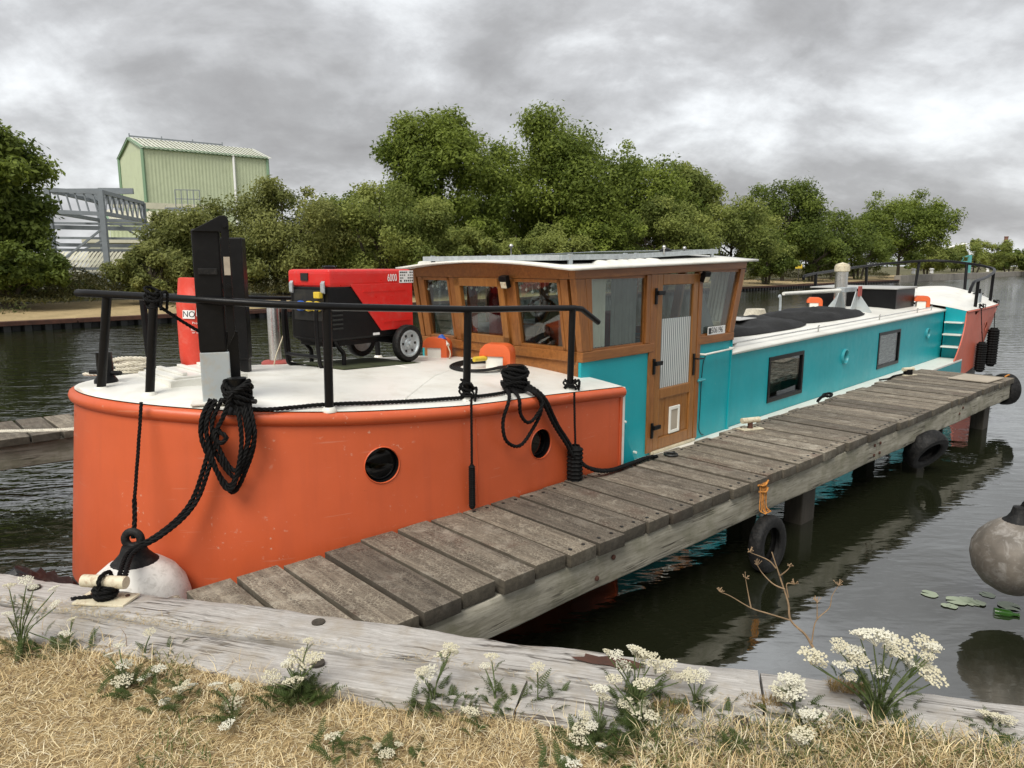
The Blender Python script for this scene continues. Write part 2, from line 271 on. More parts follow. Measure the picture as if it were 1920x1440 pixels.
# ------------------------------------------------------------------ mesh builder
class MB:
    def __init__(s): s.v = []; s.f = []
    def add(s, vs, fs):
        o = len(s.v); s.v += [tuple(x) for x in vs]; s.f += [tuple(i + o for i in f) for f in fs]; return s
    def box(s, c, d, rz=0, m=None):
        x, y, z = d[0] / 2, d[1] / 2, d[2] / 2
        vs = [Vector((i * x, j * y, k * z)) for k in (-1, 1) for j in (-1, 1) for i in (-1, 1)]
        mt = m if m is not None else Matrix.Rotation(rz, 4, 'Z')
        vs = [mt @ p + Vector(c) for p in vs]
        return s.add(vs, [(0, 2, 3, 1), (4, 5, 7, 6), (0, 1, 5, 4), (2, 6, 7, 3), (0, 4, 6, 2), (1, 3, 7, 5)])
    def span(s, a, b):  # box from corner to corner
        return s.box([(p + q) / 2 for p, q in zip(a, b)], [abs(q - p) for p, q in zip(a, b)])
    def bar(s, a, b, w, h, up=(0, 0, 1)):   # rectangular bar from a to b
        a, b = Vector(a), Vector(b); d = (b - a); L = d.length; d.normalize(); u = Vector(up)
        if abs(d.dot(u)) > .98: u = Vector((1, 0, 0))
        r = d.cross(u).normalized(); u = r.cross(d).normalized()
        vs = [p + r * i * w / 2 + u * j * h / 2 for p in (a, b) for j in (-1, 1) for i in (-1, 1)]
        return s.add(vs, [(0, 1, 3, 2), (4, 6, 7, 5), (0, 4, 5, 1), (2, 3, 7, 6), (0, 2, 6, 4), (1, 5, 7, 3)])
    def prism(s, poly, off):  # closed 3D polygon extruded by a vector
        n = len(poly); off = Vector(off); a = [Vector(p) for p in poly]; b = [p + off for p in a]
        return s.add(a + b, [tuple(range(n))[::-1], tuple(range(n, 2 * n))] + [(i, (i + 1) % n, n + (i + 1) % n, n + i) for i in range(n)])
    def tube(s, pts, r, n=8, caps=True, flat=1.0):
        pts = [Vector(p) for p in pts]; rr = r if isinstance(r, (list, tuple)) else [r] * len(pts)
        tang = [((pts[min(i + 1, len(pts) - 1)] - pts[max(i - 1, 0)])).normalized() for i in range(len(pts))]
        u = Vector((0, 0, 1)) if abs(tang[0].z) < .9 else Vector((1, 0, 0)); vs = []; fs = []
        nrm = (u - tang[0] * u.dot(tang[0])).normalized()
        for i, p in enumerate(pts):
            nrm = (nrm - tang[i] * nrm.dot(tang[i])).normalized(); bi = tang[i].cross(nrm)
            for k in range(n):
                a = 2 * math.pi * k / n; vs.append(p + (nrm * math.cos(a) * flat + bi * math.sin(a)) * rr[i])
        for i in range(len(pts) - 1):
            for k in range(n): fs.append((i * n + k, i * n + (k + 1) % n, (i + 1) * n + (k + 1) % n, (i + 1) * n + k))
        if caps: fs += [tuple(range(n))[::-1], tuple(range((len(pts) - 1) * n, len(pts) * n))]
        return s.add(vs, fs)
    def lathe(s, prof, n=24, c=(0, 0, 0), m=None, caps=True):  # profile (r, z) about local z
        vs = []; fs = []; m = m or Matrix.Identity(4); c = Vector(c)
        for r, z in prof:
            for k in range(n):
                a = 2 * math.pi * k / n; vs.append(m @ Vector((r * math.cos(a), r * math.sin(a), z)) + c)
        for i in range(len(prof) - 1):
            for k in range(n): fs.append((i * n + k, i * n + (k + 1) % n, (i + 1) * n + (k + 1) % n, (i + 1) * n + k))
        if caps and prof[0][0] > 1e-6: fs.append(tuple(range(n))[::-1])
        if caps and prof[-1][0] > 1e-6: fs.append(tuple(range((len(prof) - 1) * n, len(prof) * n)))
        return s.add(vs, fs)
    def sphere(s, c, r, nu=10, nv=6, sc=(1, 1, 1)):
        prof = [(max(1e-7, math.sin(math.pi * i / nv)), -math.cos(math.pi * i / nv)) for i in range(nv + 1)]
        vs = []; fs = []
        for a, z in prof:
            for k in range(nu):
                t_ = 2 * math.pi * k / nu; vs.append((c[0] + a * math.cos(t_) * r * sc[0], c[1] + a * math.sin(t_) * r * sc[1], c[2] + z * r * sc[2]))
        for i in range(nv):
            for k in range(nu): fs.append((i * nu + k, i * nu + (k + 1) % nu, (i + 1) * nu + (k + 1) % nu, (i + 1) * nu + k))
        return s.add(vs, fs)
    def grid(s, fn, nu, nv, closed_u=False):
        vs = [fn(i, j) for j in range(nv) for i in range(nu)]; fs = []
        for j in range(nv - 1):
            for i in range(nu if closed_u else nu - 1):
                i2 = (i + 1) % nu; fs.append((j * nu + i, j * nu + i2, (j + 1) * nu + i2, (j + 1) * nu + i))
        return s.add(vs, fs)
    def xf(s, m):
        s.v = [tuple(m @ Vector(p)) for p in s.v]; return s
    def build(s, name, mat, parent=None, smooth=None, bevel=0, seg=2, loc=None, recalc=True, solid=0):
        me = bpy.data.meshes.new(name); me.from_pydata(s.v, [], s.f)
        if recalc or bevel:
            bm = bmesh.new(); bm.from_mesh(me)
            if recalc: bmesh.ops.recalc_face_normals(bm, faces=bm.faces)
            if bevel:
                ed = [e for e in bm.edges if len(e.link_faces) == 2 and e.calc_face_angle(0) > R(35)]
                bmesh.ops.bevel(bm, geom=ed, offset=bevel, segments=seg, affect='EDGES', clamp_overlap=True, profile=.6)
            bm.to_mesh(me); bm.free()
        me.materials.append(M[mat] if isinstance(mat, str) else mat)
        if smooth is not None:
            me.polygons.foreach_set('use_smooth', [True] * len(me.polygons))
            try: me.set_sharp_from_angle(angle=R(smooth))
            except Exception: pass
        o = bpy.data.objects.new(name, me); COL.objects.link(o)
        if parent: o.parent = parent
        if loc is not None: o.location = loc
        if solid:
            md = o.modifiers.new('s', 'SOLIDIFY'); md.thickness = solid; md.offset = -1
        return o
def tag(o, label=None, cat=None, group=None, kind=None):
    if label: o['label'] = label
    if cat: o['category'] = cat
    if group: o['group'] = group
    if kind: o['kind'] = kind
    return o
def empty(name, loc=(0, 0, 0), rz=0, label=None, cat=None, group=None, rot=None):
    o = bpy.data.objects.new(name, None); COL.objects.link(o); o.location = loc; o.rotation_euler = rot or (0, 0, rz); o.empty_display_size = .1
    return tag(o, label, cat, group)
def inst(src, name, parent=None, loc=(0, 0, 0), rot=(0, 0, 0), sc=(1, 1, 1)):
    o = bpy.data.objects.new(name, src.data); COL.objects.link(o); o.parent = parent; o.location = loc; o.rotation_euler = rot; o.scale = sc; return o
def copy_tree(o, parent=None):
    c = o.copy(); COL.objects.link(c); c.parent = parent
    for ch in list(o.children): copy_tree(ch, c)
    return c
def text(name, body, size, mat, parent, mtx, ext=.0015, align='LEFT', sx=1.0):
    cu = bpy.data.curves.new(name, 'FONT'); cu.body = body; cu.size = size; cu.extrude = ext; cu.align_x = align; cu.align_y = 'CENTER'; cu.resolution_u = 3
    o = bpy.data.objects.new('tmp', cu); COL.objects.link(o); dg = bpy.context.evaluated_depsgraph_get(); me = bpy.data.meshes.new_from_object(o.evaluated_get(dg))
    bpy.data.objects.remove(o); me.name = name; me.materials.clear(); me.materials.append(M[mat]); me.transform(Matrix.Diagonal((sx, 1, 1, 1))); me.transform(mtx)
    q = bpy.data.objects.new(name, me); COL.objects.link(q); q.parent = parent; return q
def frame(o, x, y):  # matrix with local x, y axes, z = cross
    x = Vector(x).normalized(); y = Vector(y).normalized(); z = x.cross(y)
    return Matrix(((x.x, y.x, z.x, o[0]), (x.y, y.y, z.y, o[1]), (x.z, y.z, z.z, o[2]), (0, 0, 0, 1)))
def crom(pts, n=8):
    P = [Vector(p) for p in pts]; P = [P[0] * 2 - P[1]] + P + [P[-1] * 2 - P[-2]]; o = []
    for i in range(1, len(P) - 2):
        for k in range(n):
            t_ = k / n; a, b, c, d = P[i - 1:i + 3]
            o.append(.5 * ((2 * b) + (c - a) * t_ + (2 * a - 5 * b + 4 * c - d) * t_ ** 2 + (3 * b - a - 3 * c + d) * t_ ** 3))
    o.append(P[-2]); return o
def resample(pts, step):
    L = [0]
    for a, b in zip(pts, pts[1:]): L.append(L[-1] + (b - a).length)
    n = max(2, int(L[-1] / step)); X = np.array([list(p) for p in pts]); d = np.linspace(0, L[-1], n + 1)
    return [Vector((np.interp(x, L, X[:, 0]), np.interp(x, L, X[:, 1]), np.interp(x, L, X[:, 2]))) for x in d], L[-1]
def strands(mb, pts, r, pitch=None, seg=8, ns=3, nside=5):  # laid rope of three strands
    pitch = pitch or r * 6.5; P, L = resample(crom(pts, 8) if len(pts) > 2 else [Vector(p) for p in pts], pitch / seg)
    T = [(P[min(i + 1, len(P) - 1)] - P[max(i - 1, 0)]).normalized() for i in range(len(P))]
    u = Vector((0, 0, 1)) if abs(T[0].z) < .9 else Vector((1, 0, 0)); n_ = (u - T[0] * u.dot(T[0])).normalized(); N_ = []
    for t_ in T: n_ = (n_ - t_ * n_.dot(t_)).normalized(); N_.append(n_)
    for s_ in range(ns):
        q = []
        for i, p in enumerate(P):
            a = 2 * math.pi * (i / seg + s_ / ns); q.append(p + (N_[i] * math.cos(a) + T[i].cross(N_[i]) * math.sin(a)) * r * .52)
        mb.tube(q, r * .52, nside)
    return mb
def rope(name, pts, r, mat, label=None, cat='rope', parent=None, group=None, laid=True):
    mb = MB()
    if laid: strands(mb, pts, r)
    else: mb.tube(crom(pts, 8) if len(pts) > 2 else pts, r, 6)
    o = mb.build(name, mat, parent, smooth=60, recalc=False)
    if label: tag(o, label, cat, group)
    return o
def npmesh(name, V, F, mat, parent=None, col=None, loc=None):
    me = bpy.data.meshes.new(name); V = np.ascontiguousarray(V, np.float32); F = np.ascontiguousarray(F, np.int32); k = F.shape[1]
    me.vertices.add(len(V)); me.vertices.foreach_set('co', V.ravel()); me.loops.add(F.size); me.loops.foreach_set('vertex_index', F.ravel())
    me.polygons.add(len(F)); me.polygons.foreach_set('loop_start', np.arange(0, F.size, k, dtype=np.int32)); me.update(calc_edges=True)
    if col is not None:
        a = me.color_attributes.new('leafcol', 'FLOAT_COLOR', 'POINT'); c4 = np.ones((len(V), 4), np.float32); c4[:, :3] = col; a.data.foreach_set('color', c4.ravel())
    me.materials.append(M[mat]); o = bpy.data.objects.new(name, me); COL.objects.link(o); o.parent = parent
    if loc is not None: o.location = loc
    return o
def unit(a): return a / np.maximum(1e-9, np.linalg.norm(a, axis=1, keepdims=True))

# ================================================================== SETTING
water = MB().add([(-900, -200, 0), (1200, -200, 0), (1200, 1500, 0), (-900, 1500, 0)], [(0, 1, 2, 3)]).build('water', 'water'); tag(water, kind='structure')
# near bank, in its own frame: x along the bank edge, y towards the water
BK = (.992, 2.58, 0); BRZ = R(-14.0)
def bank(x, y, z=0): c, s = math.cos(BRZ), math.sin(BRZ); return Vector((BK[0] + x * c - y * s, BK[1] + x * s + y * c, z))
def gz(x, y):  # grass level in the bank frame
    z = .665 + .02 * math.sin(x * 1.7 + 1) + .012 * math.sin(x * 4.1 + y * 3) + .010 * math.sin(y * 5.3 + x)
    z += .06 * math.exp(-((x - .45) / .40) ** 2) * math.exp(-((y + .40) / .14) ** 2)
    if y < -1.2: z += .02 * (-1.2 - y)
    return z if y > -3 else .69
xs = [-90, -40, -20, -10] + [-6 + .12 * i for i in range(92)] + [8, 14, 25, 50, 100]; ys = [-.30, -.38] + [-.44 - .12 * i for i in range(26)] + [-5, -8, -15, -30, -80]
g = MB().grid(lambda i, j: (xs[i], ys[j], gz(xs[i], ys[j])), len(xs), len(ys)).build('ground', 'dry_ground', smooth=60); g.location = BK; g.rotation_euler = (0, 0, BRZ); tag(g, kind='structure')
rv = MB()
for i in range(60):
    x = -9 + .3 * i; rv.box((x, -.10 + .015 * (i % 2), .12), (.285, .07, 1.0))
rv = rv.build('bank_boarding', 'dark_timber', bevel=.006); rv.location = BK; rv.rotation_euler = (0, 0, BRZ); tag(rv, kind='structure')

# far bank, frame: x along the water's edge, y inland
FBO = (-13.7, 28.9, 0); FRZ = R(46.4)
def fb(x, y, z=0): c, s = math.cos(FRZ), math.sin(FRZ); return Vector((FBO[0] + x * c - y * s, FBO[1] + x * s + y * c, z))
def infb(o): o.location = FBO; o.rotation_euler = (0, 0, FRZ); return o
def fz(x, y): return .36 + .04 * math.sin(x * .31) + .035 * y + (.015 * math.sin(x * 1.9 + y))
xs2 = list(np.linspace(-60, 260, 130)); ys2 = [.25, 1, 2, 3, 4.2, 5, 6.5, 8]
tp = infb(MB().grid(lambda i, j: (xs2[i], ys2[j], fz(xs2[i], ys2[j])), len(xs2), len(ys2)).build('towpath', 'towpath', smooth=60)); tag(tp, kind='structure')
xs3 = [-900, -300] + list(np.linspace(-60, 260, 30)) + [700, 1500]; ys3 = [7.9, 20, 60, 200, 900]
fg = infb(MB().grid(lambda i, j: (xs3[i], ys3[j], fz(0, min(ys3[j], 12)) - .02 + (.1 if j > 1 else 0)), len(xs3), len(ys3)).build('field', 'far_ground', smooth=60)); tag(fg, kind='structure')
# rusty sheet piling with a capping rail
sp = infb(empty('sheet_piling', label='rusty steel sheet piling along the far canal bank', cat='piling'))
sp.location = FBO; sp.rotation_euler = (0, 0, FRZ)
cor = MB(); x = -60
prof = []
while x < 98:
    prof += [(x, 0), (x + .22, 0), (x + .3, .22), (x + .55, .22)]; x += .63
cor.add([(a, b, -.4) for a, b in prof] + [(a, b, .30) for a, b in prof], [(i, i + 1, len(prof) + i + 1, len(prof) + i) for i in range(len(prof) - 1)])
o = cor.build('pile_wall', 'hull_black', sp); tag(o, kind='stuff')
for i in range(14): MB().span((-60 + i * 11.3, -.12, .22), (-60 + i * 11.3 + 11.24, .30, .37)).build('capping_rail', 'rust', sp, bevel=.01)
qw = infb(empty('quay_wall', label='pale concrete quay wall at the far right end of the canal', cat='wall')); qw.location = FBO; qw.rotation_euler = (0, 0, FRZ)
for i in range(20): MB().span((98 + i * 8, -.2, -.4), (98 + i * 8 + 7.95, .6, .95 + .02 * (i % 3))).build('concrete_panel', 'concrete', qw, bevel=.02)

# ------------------------------------------------------------------ timber edging of the near bank
def baulk(mb, x0, x1, y0, y1, z0, z1, n=60, jit=.006, rnd=.02, seed=0):
    rg = random.Random(seed); ph = [rg.uniform(0, 6) for _ in range(8)]; pr = []
    k = 3
    for (cx, cy, a0) in ((y1 - rnd, z1 - rnd, 0), (y0 + rnd, z1 - rnd, 90), (y0 + rnd, z0 + rnd, 180), (y1 - rnd, z0 + rnd, 270)):
        for i in range(k + 1): a = R(a0 + 90 * i / k); pr.append((cx + rnd * math.cos(a), cy + rnd * math.sin(a)))
    ins = []
    for a, b in zip(pr, pr[1:] + pr[:1]):
        ins.append(a)
        if math.hypot(a[0] - b[0], a[1] - b[1]) > .08: ins += [(a[0] + (b[0] - a[0]) * q, a[1] + (b[1] - a[1]) * q) for q in (.33, .66)]
    pr = ins; m = len(pr); vs = []; fs = []
    for i in range(n + 1):
        x = x0 + (x1 - x0) * i / n
        for k_, (y, z) in enumerate(pr):
            d = jit * (math.sin(x * 3.1 + ph[0] + k_ * .35) + .6 * math.sin(x * 7.7 + ph[1] + k_ * .9) + .5 * math.sin(x * 17 + ph[2] + k_ * 1.7)) + rg.uniform(-1, 1) * jit * .35
            cy, cz = (y0 + y1) / 2, (z0 + z1) / 2; l = math.hypot(y - cy, z - cz); vs.append((x, y + (y - cy) / l * d, z + (z - cz) / l * d))
    for i in range(n):
        for k_ in range(m): fs.append((i * m + k_, i * m + (k_ + 1) % m, (i + 1) * m + (k_ + 1) % m, (i + 1) * m + k_))
    fs += [tuple(range(m))[::-1], tuple(range(n * m, n * m + m))]
    return mb.add(vs, fs)
ed = empty('timber_edging', BK, BRZ, 'silver grey twin timber baulks edging the grassy bank in the foreground', 'timber edging')
for i, (a, b) in enumerate(((-9, -4.4), (-4.39, -.02), (-.01, 4.6), (4.61, 9))):
    o = baulk(MB(), a, b, -.236, 0, .42, .715, 90, .006, .022, i).build('baulk', 'grey_timber', ed, smooth=50)
for i, (a, b) in enumerate(((-9, -5.8), (-5.79, -.9), (-.89, 3.2), (3.21, 9))):
    o = baulk(MB(), a, b, -.478, -.252, .40, .70, 90, .006, .020, 9 + i).build('baulk', 'grey_timber', ed, smooth=50)
blt = MB().lathe([(.030, -.012), (.030, .008), (.022, .010), (.012, .004)], 14).build('bolt_recess', 'dark_timber', ed, smooth=40, loc=(-1.9, -.075, .716))
st_ = [(.02 + .17 * math.cos(a) * random.uniform(.55, 1.1), .05 * math.sin(a) * random.uniform(.5, 1.2)) for a in np.linspace(0, 6.0, 16)]
MB().add([(-.62 + a, -.085 + b, .7235) for a, b in st_], [tuple(range(16))]).build('rust_stain', 'rust', ed)
for p in ((-1.75, -.355, .703), (-3.45, -.10, .716), (.35, -.15, .716), (-.1, -.33, .703), (1.3, -.1, .716)): inst(blt, 'bolt_recess', ed, p)

# ------------------------------------------------------------------ the long jetty
JO = (.92, 4.32, 0); JRZ = R(42.55); jc, js = math.cos(JRZ), math.sin(JRZ)
def jw(x, y, z=0): return Vector((JO[0] + x * jc - y * js, JO[1] + x * js + y * jc, z))
def tobank(x, y):  # jetty frame -> bank frame y
    p = jw(x, y); dx, dy = p.x - BK[0], p.y - BK[1]; return -dx * math.sin(BRZ) + dy * math.cos(BRZ)
jet = empty('jetty', JO, JRZ, 'long weathered plank jetty on a grey beam running along the orange and teal barge', 'jetty')
def clip(poly, f):
    o = []
    for a, b in zip(poly, poly[1:] + poly[:1]):
        fa, fb_ = f(*a), f(*b)
        if fa >= 0: o.append(a)
        if fa * fb_ < 0: t_ = fa / (fa - fb_); o.append((a[0] + (b[0] - a[0]) * t_, a[1] + (b[1] - a[1]) * t_))
    return o
PW = .249
def jlen(x): return float(np.interp(x, [-3, 1.5, 8.6], [.965, .955, 1.25]))
nail = None; rg = random.Random(3); k = 0
x = -3.35 + .046
while x < 8.45:
    gap = rg.uniform(.014, .034); w_ = PW - gap; y0 = rg.uniform(-.018, .018); y1 = jlen(x) + rg.uniform(-.03, .03); sk = rg.uniform(-.008, .008)
    poly = [(x, y0), (x + w_, y0 + rg.uniform(-.006, .006)), (x + w_ + sk, y1), (x + sk, y1 + rg.uniform(-.008, .008))]
    poly = clip(poly, lambda a, b: tobank(a, b) - .004)
    if len(poly) >= 3 and max(p[1] for p in poly) - min(p[1] for p in poly) > .04:
        cx = sum(p[0] for p in poly) / len(poly); cy = sum(p[1] for p in poly) / len(poly); dz = rg.uniform(-.005, .005); tl = rg.uniform(-.012, .012)
        z0 = .622; mb = MB(); n = len(poly)
        mb.add([(p[1] - cy, -(p[0] - cx), z0 - .66) for p in poly] + [(p[1] - cy, -(p[0] - cx), .70 + dz + tl * (p[0] - cx) - .66) for p in poly],
               [tuple(range(n)), tuple(range(n, 2 * n))] + [(i, (i + 1) % n, n + (i + 1) % n, n + i) for i in range(n)])
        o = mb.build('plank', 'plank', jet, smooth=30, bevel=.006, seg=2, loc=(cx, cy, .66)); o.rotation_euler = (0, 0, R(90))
        if x > -1.0 and x < 5:
            for yy in (y0 + .06, y1 - .07):
                for q in (.25, .75):
                    if nail is None: nail = MB().lathe([(.011, -.004), (.012, .0025), (.006, .004)], 8).build('nail_head', 'hull_black', jet, smooth=40, loc=(x + w_ * q, yy, .702 + dz))
                    else: inst(nail, 'nail_head', jet, (x + w_ * q, yy, .702 + dz))
    x += PW; k += 1
JEND = x - .02
for a, b in ((-1.98, 3.66), (3.67, 6.30), (6.31, JEND)):
    o = baulk(MB(), a, b, .022, .135, .395, .616, 50, .003, .012, int(a * 7)).build('beam', 'beam_timber', jet, smooth=45)
    o = baulk(MB(), a - (1.1 if a < 0 else 0), b, .80, .90, .40, .616, 30, .003, .012, int(a * 9)).build('beam', 'beam_timber', jet, smooth=45)
MB().span((JEND, .01, .40), (JEND + .06, 1.22, .612)).build('beam', 'beam_timber', jet, bevel=.008)
bh = MB().lathe([(.016, 0), (.016, .008), (.008, .012)], 10, m=Matrix.Rotation(R(90), 4, 'X')).build('bolt_head', 'rust', jet, loc=(3.60, .019, .46))
for p in ((3.60, .019, .56), (3.74, .019, .46), (3.74, .019, .56), (-.55, .019, .47), (-.4, .019, .56), (6.25, .019, .5), (6.37, .019, .56)): inst(bh, 'bolt_head', jet, p)
for xx in (2.55, 5.5, 8.1):
    for yy in (.24, .80): MB().span((xx - .13, yy - .08, -.8), (xx + .13, yy + .09, .394)).build('pile', 'dark_timber', jet, bevel=.015)
    MB().bar((xx + .16, .26, -.6), (xx + .16, .26, .39), .05, .10).build('pile_brace', 'rust', jet)
pl = MB().box((0, 0, 0), (.62, .50, .014)).build('plywood_sheet', 'plywood', bevel=.002); pl.location = jw(8.05, .33, .714); pl.rotation_euler = (0, 0, JRZ + R(-4)); tag(pl, 'pale plywood sheet lying on the far end of the jetty', 'board')

# ------------------------------------------------------------------ second jetty beyond the bow
J2 = empty('jetty', (-4.55, 6.65, 0), R(43), 'short stretch of grey plank jetty behind the orange bow at the left edge', 'jetty')
for i in range(24):
    x = -3.2 + i * .262; w_ = .262 - rg.uniform(.012, .03); d = rg.uniform(-.03, .03)
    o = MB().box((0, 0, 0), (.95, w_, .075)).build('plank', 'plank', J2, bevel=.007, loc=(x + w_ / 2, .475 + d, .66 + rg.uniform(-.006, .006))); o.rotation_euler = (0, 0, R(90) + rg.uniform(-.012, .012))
for y in (.06, .80): baulk(MB(), -3.3, 3.1, y, y + .12, .38, .618, 40, .004, .012, int(y * 31)).build('beam', 'beam_timber', J2, smooth=45)
for x in (-1.5, 2.2):
    for y in (.2, .7): MB().span((x - .1, y - .08, -.8), (x + .1, y + .08, .375)).build('pile', 'dark_timber', J2, bevel=.012)

# ================================================================== THE BARGE (local frame: x = s along the hull, y = w away from the jetty)
BO = (1.4054, 6.7705, 0); BRZ2 = R(45.6); bc, bs = math.cos(BRZ2), math.sin(BRZ2)
def bw(s, w, z): return Vector((BO[0] + s * bc - w * bs, BO[1] + s * bs + w * bc, z))
barge = empty('barge', BO, BRZ2, 'orange and teal steel barge with a varnished wheelhouse moored beside the jetty', 'barge')
WC, HB = 1.02, 1.40
def sheer(s): return float(np.interp(s, [-4.65, -4.2, -3.6, -2.8, -2, -1.1, 1.37, 10, 12, 14.5], [1.55, 1.5, 1.45, 1.40, 1.37, 1.32, 1.34, 1.425, 1.435, 1.50]))
def zbot(s): return float(np.interp(s, [-4.7, -4.3, -3.5, 10, 11.5, 14], [.40, .26, .12, .12, .25, .45]))
bowp = [(-1.1 - 1.1 * i / 8, WC - HB) for i in range(8)]
for i in range(31): th = math.pi / 2 * i / 30; bowp.append((-2.2 - 2.45 * math.sin(th) ** (2 / 2.3), WC - HB * math.cos(th)))
bowp = bowp + [(s, 2 * WC - w) for s, w in bowp[-2::-1]]
stp = [(10.2 + 2.4 * i / 10, WC - HB) for i in range(10)]
for i in range(25): th = math.pi / 2 * i / 24; stp.append((12.6 + 1.75 * math.sin(th) ** (2 / 2.6), WC - HB * math.cos(th) ** (2 / 2.4)))
stp = stp + [(s, 2 * WC - w) for s, w in stp[-2::-1]]
def curve(pts):
    A = np.array(pts); L = np.r_[0, np.cumsum(np.hypot(*np.diff(A, axis=0).T))]
    def at(t): return float(np.interp(t, L, A[:, 0])), float(np.interp(t, L, A[:, 1]))
    def nr(t):
        a, b = at(max(0, t - .04)), at(min(L[-1], t + .04)); d = (b[0] - a[0], b[1] - a[1]); l = math.hypot(*d); n = (d[1] / l, -d[0] / l)
        c = at(t); cen = (-2.0 if c[0] < 0 else 11.0, WC)
        return n if n[0] * (c[0] - cen[0]) + n[1] * (c[1] - cen[1]) > 0 else (-n[0], -n[1])
    return L, at, nr
BL, bat, bnr = curve(bowp); SL, sat, snr = curve(stp)
def bowsurf(t, z, off=0):
    s, w = bat(t); n = bnr(t); zt = sheer(s); fr = (z - .2) / (zt - .2); xw = max(0, min(1, (-2.2 - s) / 2.45)) ** .7
    fl = .13 * xw * (1 - fr) + off; return Vector((s + n[0] * fl, w + n[1] * fl, z))
def stsurf(t, z, off=0):
    s, w = sat(t); n = snr(t); zt = sheer(s); fr = (z - .2) / (zt - .2); xw = max(0, min(1, (s - 11.5) / 2.8))
    fl = -.55 * xw * (1 - fr) ** 1.3 + off; return Vector((s + n[0] * fl, w + n[1] * fl, z))
# plating with round portholes: holes are replaced by a ring patch
FR = list(np.linspace(0, 1, 13))
def zr_b(t, f): s, w = bat(t); a, b = zbot(s), sheer(s); return a + (b - a) * f
def zr_s(t, f): s, w = sat(t); a, b = zbot(s), sheer(s); return a + (b - a) * f
def hole(t, z, r, zr, at):  # u, f, ru, rf, half-width, half-height in f
    s, w = at(t); span = zr(t, 1) - zr(t, 0); f = (z - zr(t, 0)) / span; return (t, f, r, r / span, r * 1.35, r * 1.35 / span)
bh_ = [hole(2.304, 1.107, .108, zr_b, bat), hole(.998, 1.025, .108, zr_b, bat)]
us = [BL[-1] * i / 110 for i in range(111)]
def build_plating(name, surf, zr, us, holes, mat):
    mb = MB(); us = sorted(set(us) | {h[0] + d for h in holes for d in (-h[4], h[4])})
    for h in holes: us = [u for u in us if not (h[0] - h[4] + 1e-6 < u < h[0] + h[4] - 1e-6)]
    S_ = lambda u, f: surf(u, zr(u, f))
    for i in range(len(us) - 1):
        ua, ub = us[i], us[i + 1]; um = (ua + ub) / 2; ho = [h for h in holes if abs(um - h[0]) < h[4]]
        def strip(va, vb, c):
            pts = [S_(ua + (ub - ua) * a / c, b) for b in (va, vb) for a in range(c + 1)]; mb.add(pts, [(a, a + 1, c + 2 + a, c + 1 + a) for a in range(c)])
        if not ho:
            for a, b in zip(FR, FR[1:]): strip(a, b, 1)
        else:
            h = ho[0]; q = np.linspace(0, h[1] - h[5], 8); [strip(a, b, 8) for a, b in zip(q, q[1:])]; q = np.linspace(h[1] + h[5], 1, 4); [strip(a, b, 8) for a, b in zip(q, q[1:])]
            n = 32; rim = []; inn = []
            for k_ in range(n):
                a = 2 * math.pi * (k_ + .0) / n; x_, y_ = math.cos(a), math.sin(a); g_ = 1 / max(abs(x_), abs(y_))
                rim.append(S_(h[0] + h[4] * x_ * g_, h[1] + h[5] * y_ * g_)); inn.append(S_(h[0] + h[2] * x_, h[1] + h[3] * y_))
            mb.add(rim + inn, [(k_, (k_ + 1) % n, n + (k_ + 1) % n, n + k_) for k_ in range(n)])
    o = mb.build(name, mat, barge, recalc=False)
    bm = bmesh.new(); bm.from_mesh(o.data); bmesh.ops.remove_doubles(bm, verts=bm.verts, dist=.0004); bmesh.ops.recalc_face_normals(bm, faces=bm.faces); bm.to_mesh(o.data); bm.free()
    o.data.polygons.foreach_set('use_smooth', [True] * len(o.data.polygons)); return o
bowpl = build_plating('bow_plating', bowsurf, zr_b, us, bh_, 'orange_paint')
us_s = [SL[-1] * i / 70 for i in range(71)]
sh_ = [hole(1.95, 1.02, .10, zr_s, sat)]
stpl = build_plating('stern_plating', stsurf, zr_s, us_s, sh_, 'stern_orange')
def porthole(surf, zr, h, mat, par, depth=.05, glassmat='dark_glass'):
    n = 32; c = surf(h[0], zr(h[0], h[1])); ring = []
    p = lambda k_, q, off: surf(h[0] + h[2] * q * math.cos(2 * math.pi * k_ / n), zr(h[0], h[1]) + h[2] * q * math.sin(2 * math.pi * k_ / n), off)
    rows = [(1.06, .0), (1.05, .005), (1.02, .007), (1.0, .004), (.995, -.004)]
    rim = MB().grid(lambda i, j: p(i, *rows[j]), n, len(rows), True).build('porthole', mat, par, smooth=50)
    rows2 = [(.995, -.004), (.99, -depth), (.90, -depth + .004), (.86, -depth + .012), (.84, -depth)]
    MB().grid(lambda i, j: p(i, *rows2[j]), n, 5, True).build('clamp_ring', 'black_paint', rim, smooth=40)
    MB().add([p(i, .86, -depth) for i in range(n)], [tuple(range(n))]).build('pane', glassmat, rim)
    return rim
for h in bh_: porthole(bowsurf, zr_b, h, 'orange_paint', barge)
porthole(stsurf, zr_s, sh_[0], 'stern_orange', barge)
# black bottom
lv = [-.5, -.2, 0, .1, 1]
def bottom(surf, pts_t, name):
    def fn(i, j):
        q = pts_t[i]; s = (bat if surf is bowsurf else sat)(q)[0]; zt = zbot(s) + .004; z = -.5 + (zt + .5) * j / 5; return surf(q, z, -.006)
    MB().grid(fn, len(pts_t), 6).build(name, 'hull_black', barge, smooth=60)
bottom(bowsurf, us, 'bottom_plating'); bottom(stsurf, us_s, 'bottom_plating')
for y in (WC - HB, WC + HB):
    MB().span((-1.1, y - .004, -.5), (10.2, y + .004, .12)).build('bottom_plating', 'hull_black', barge)
    MB().span((-1.1, y - .005, .125), (10.2, y + .005, .47)).build('side_plating', 'teal_paint', barge)
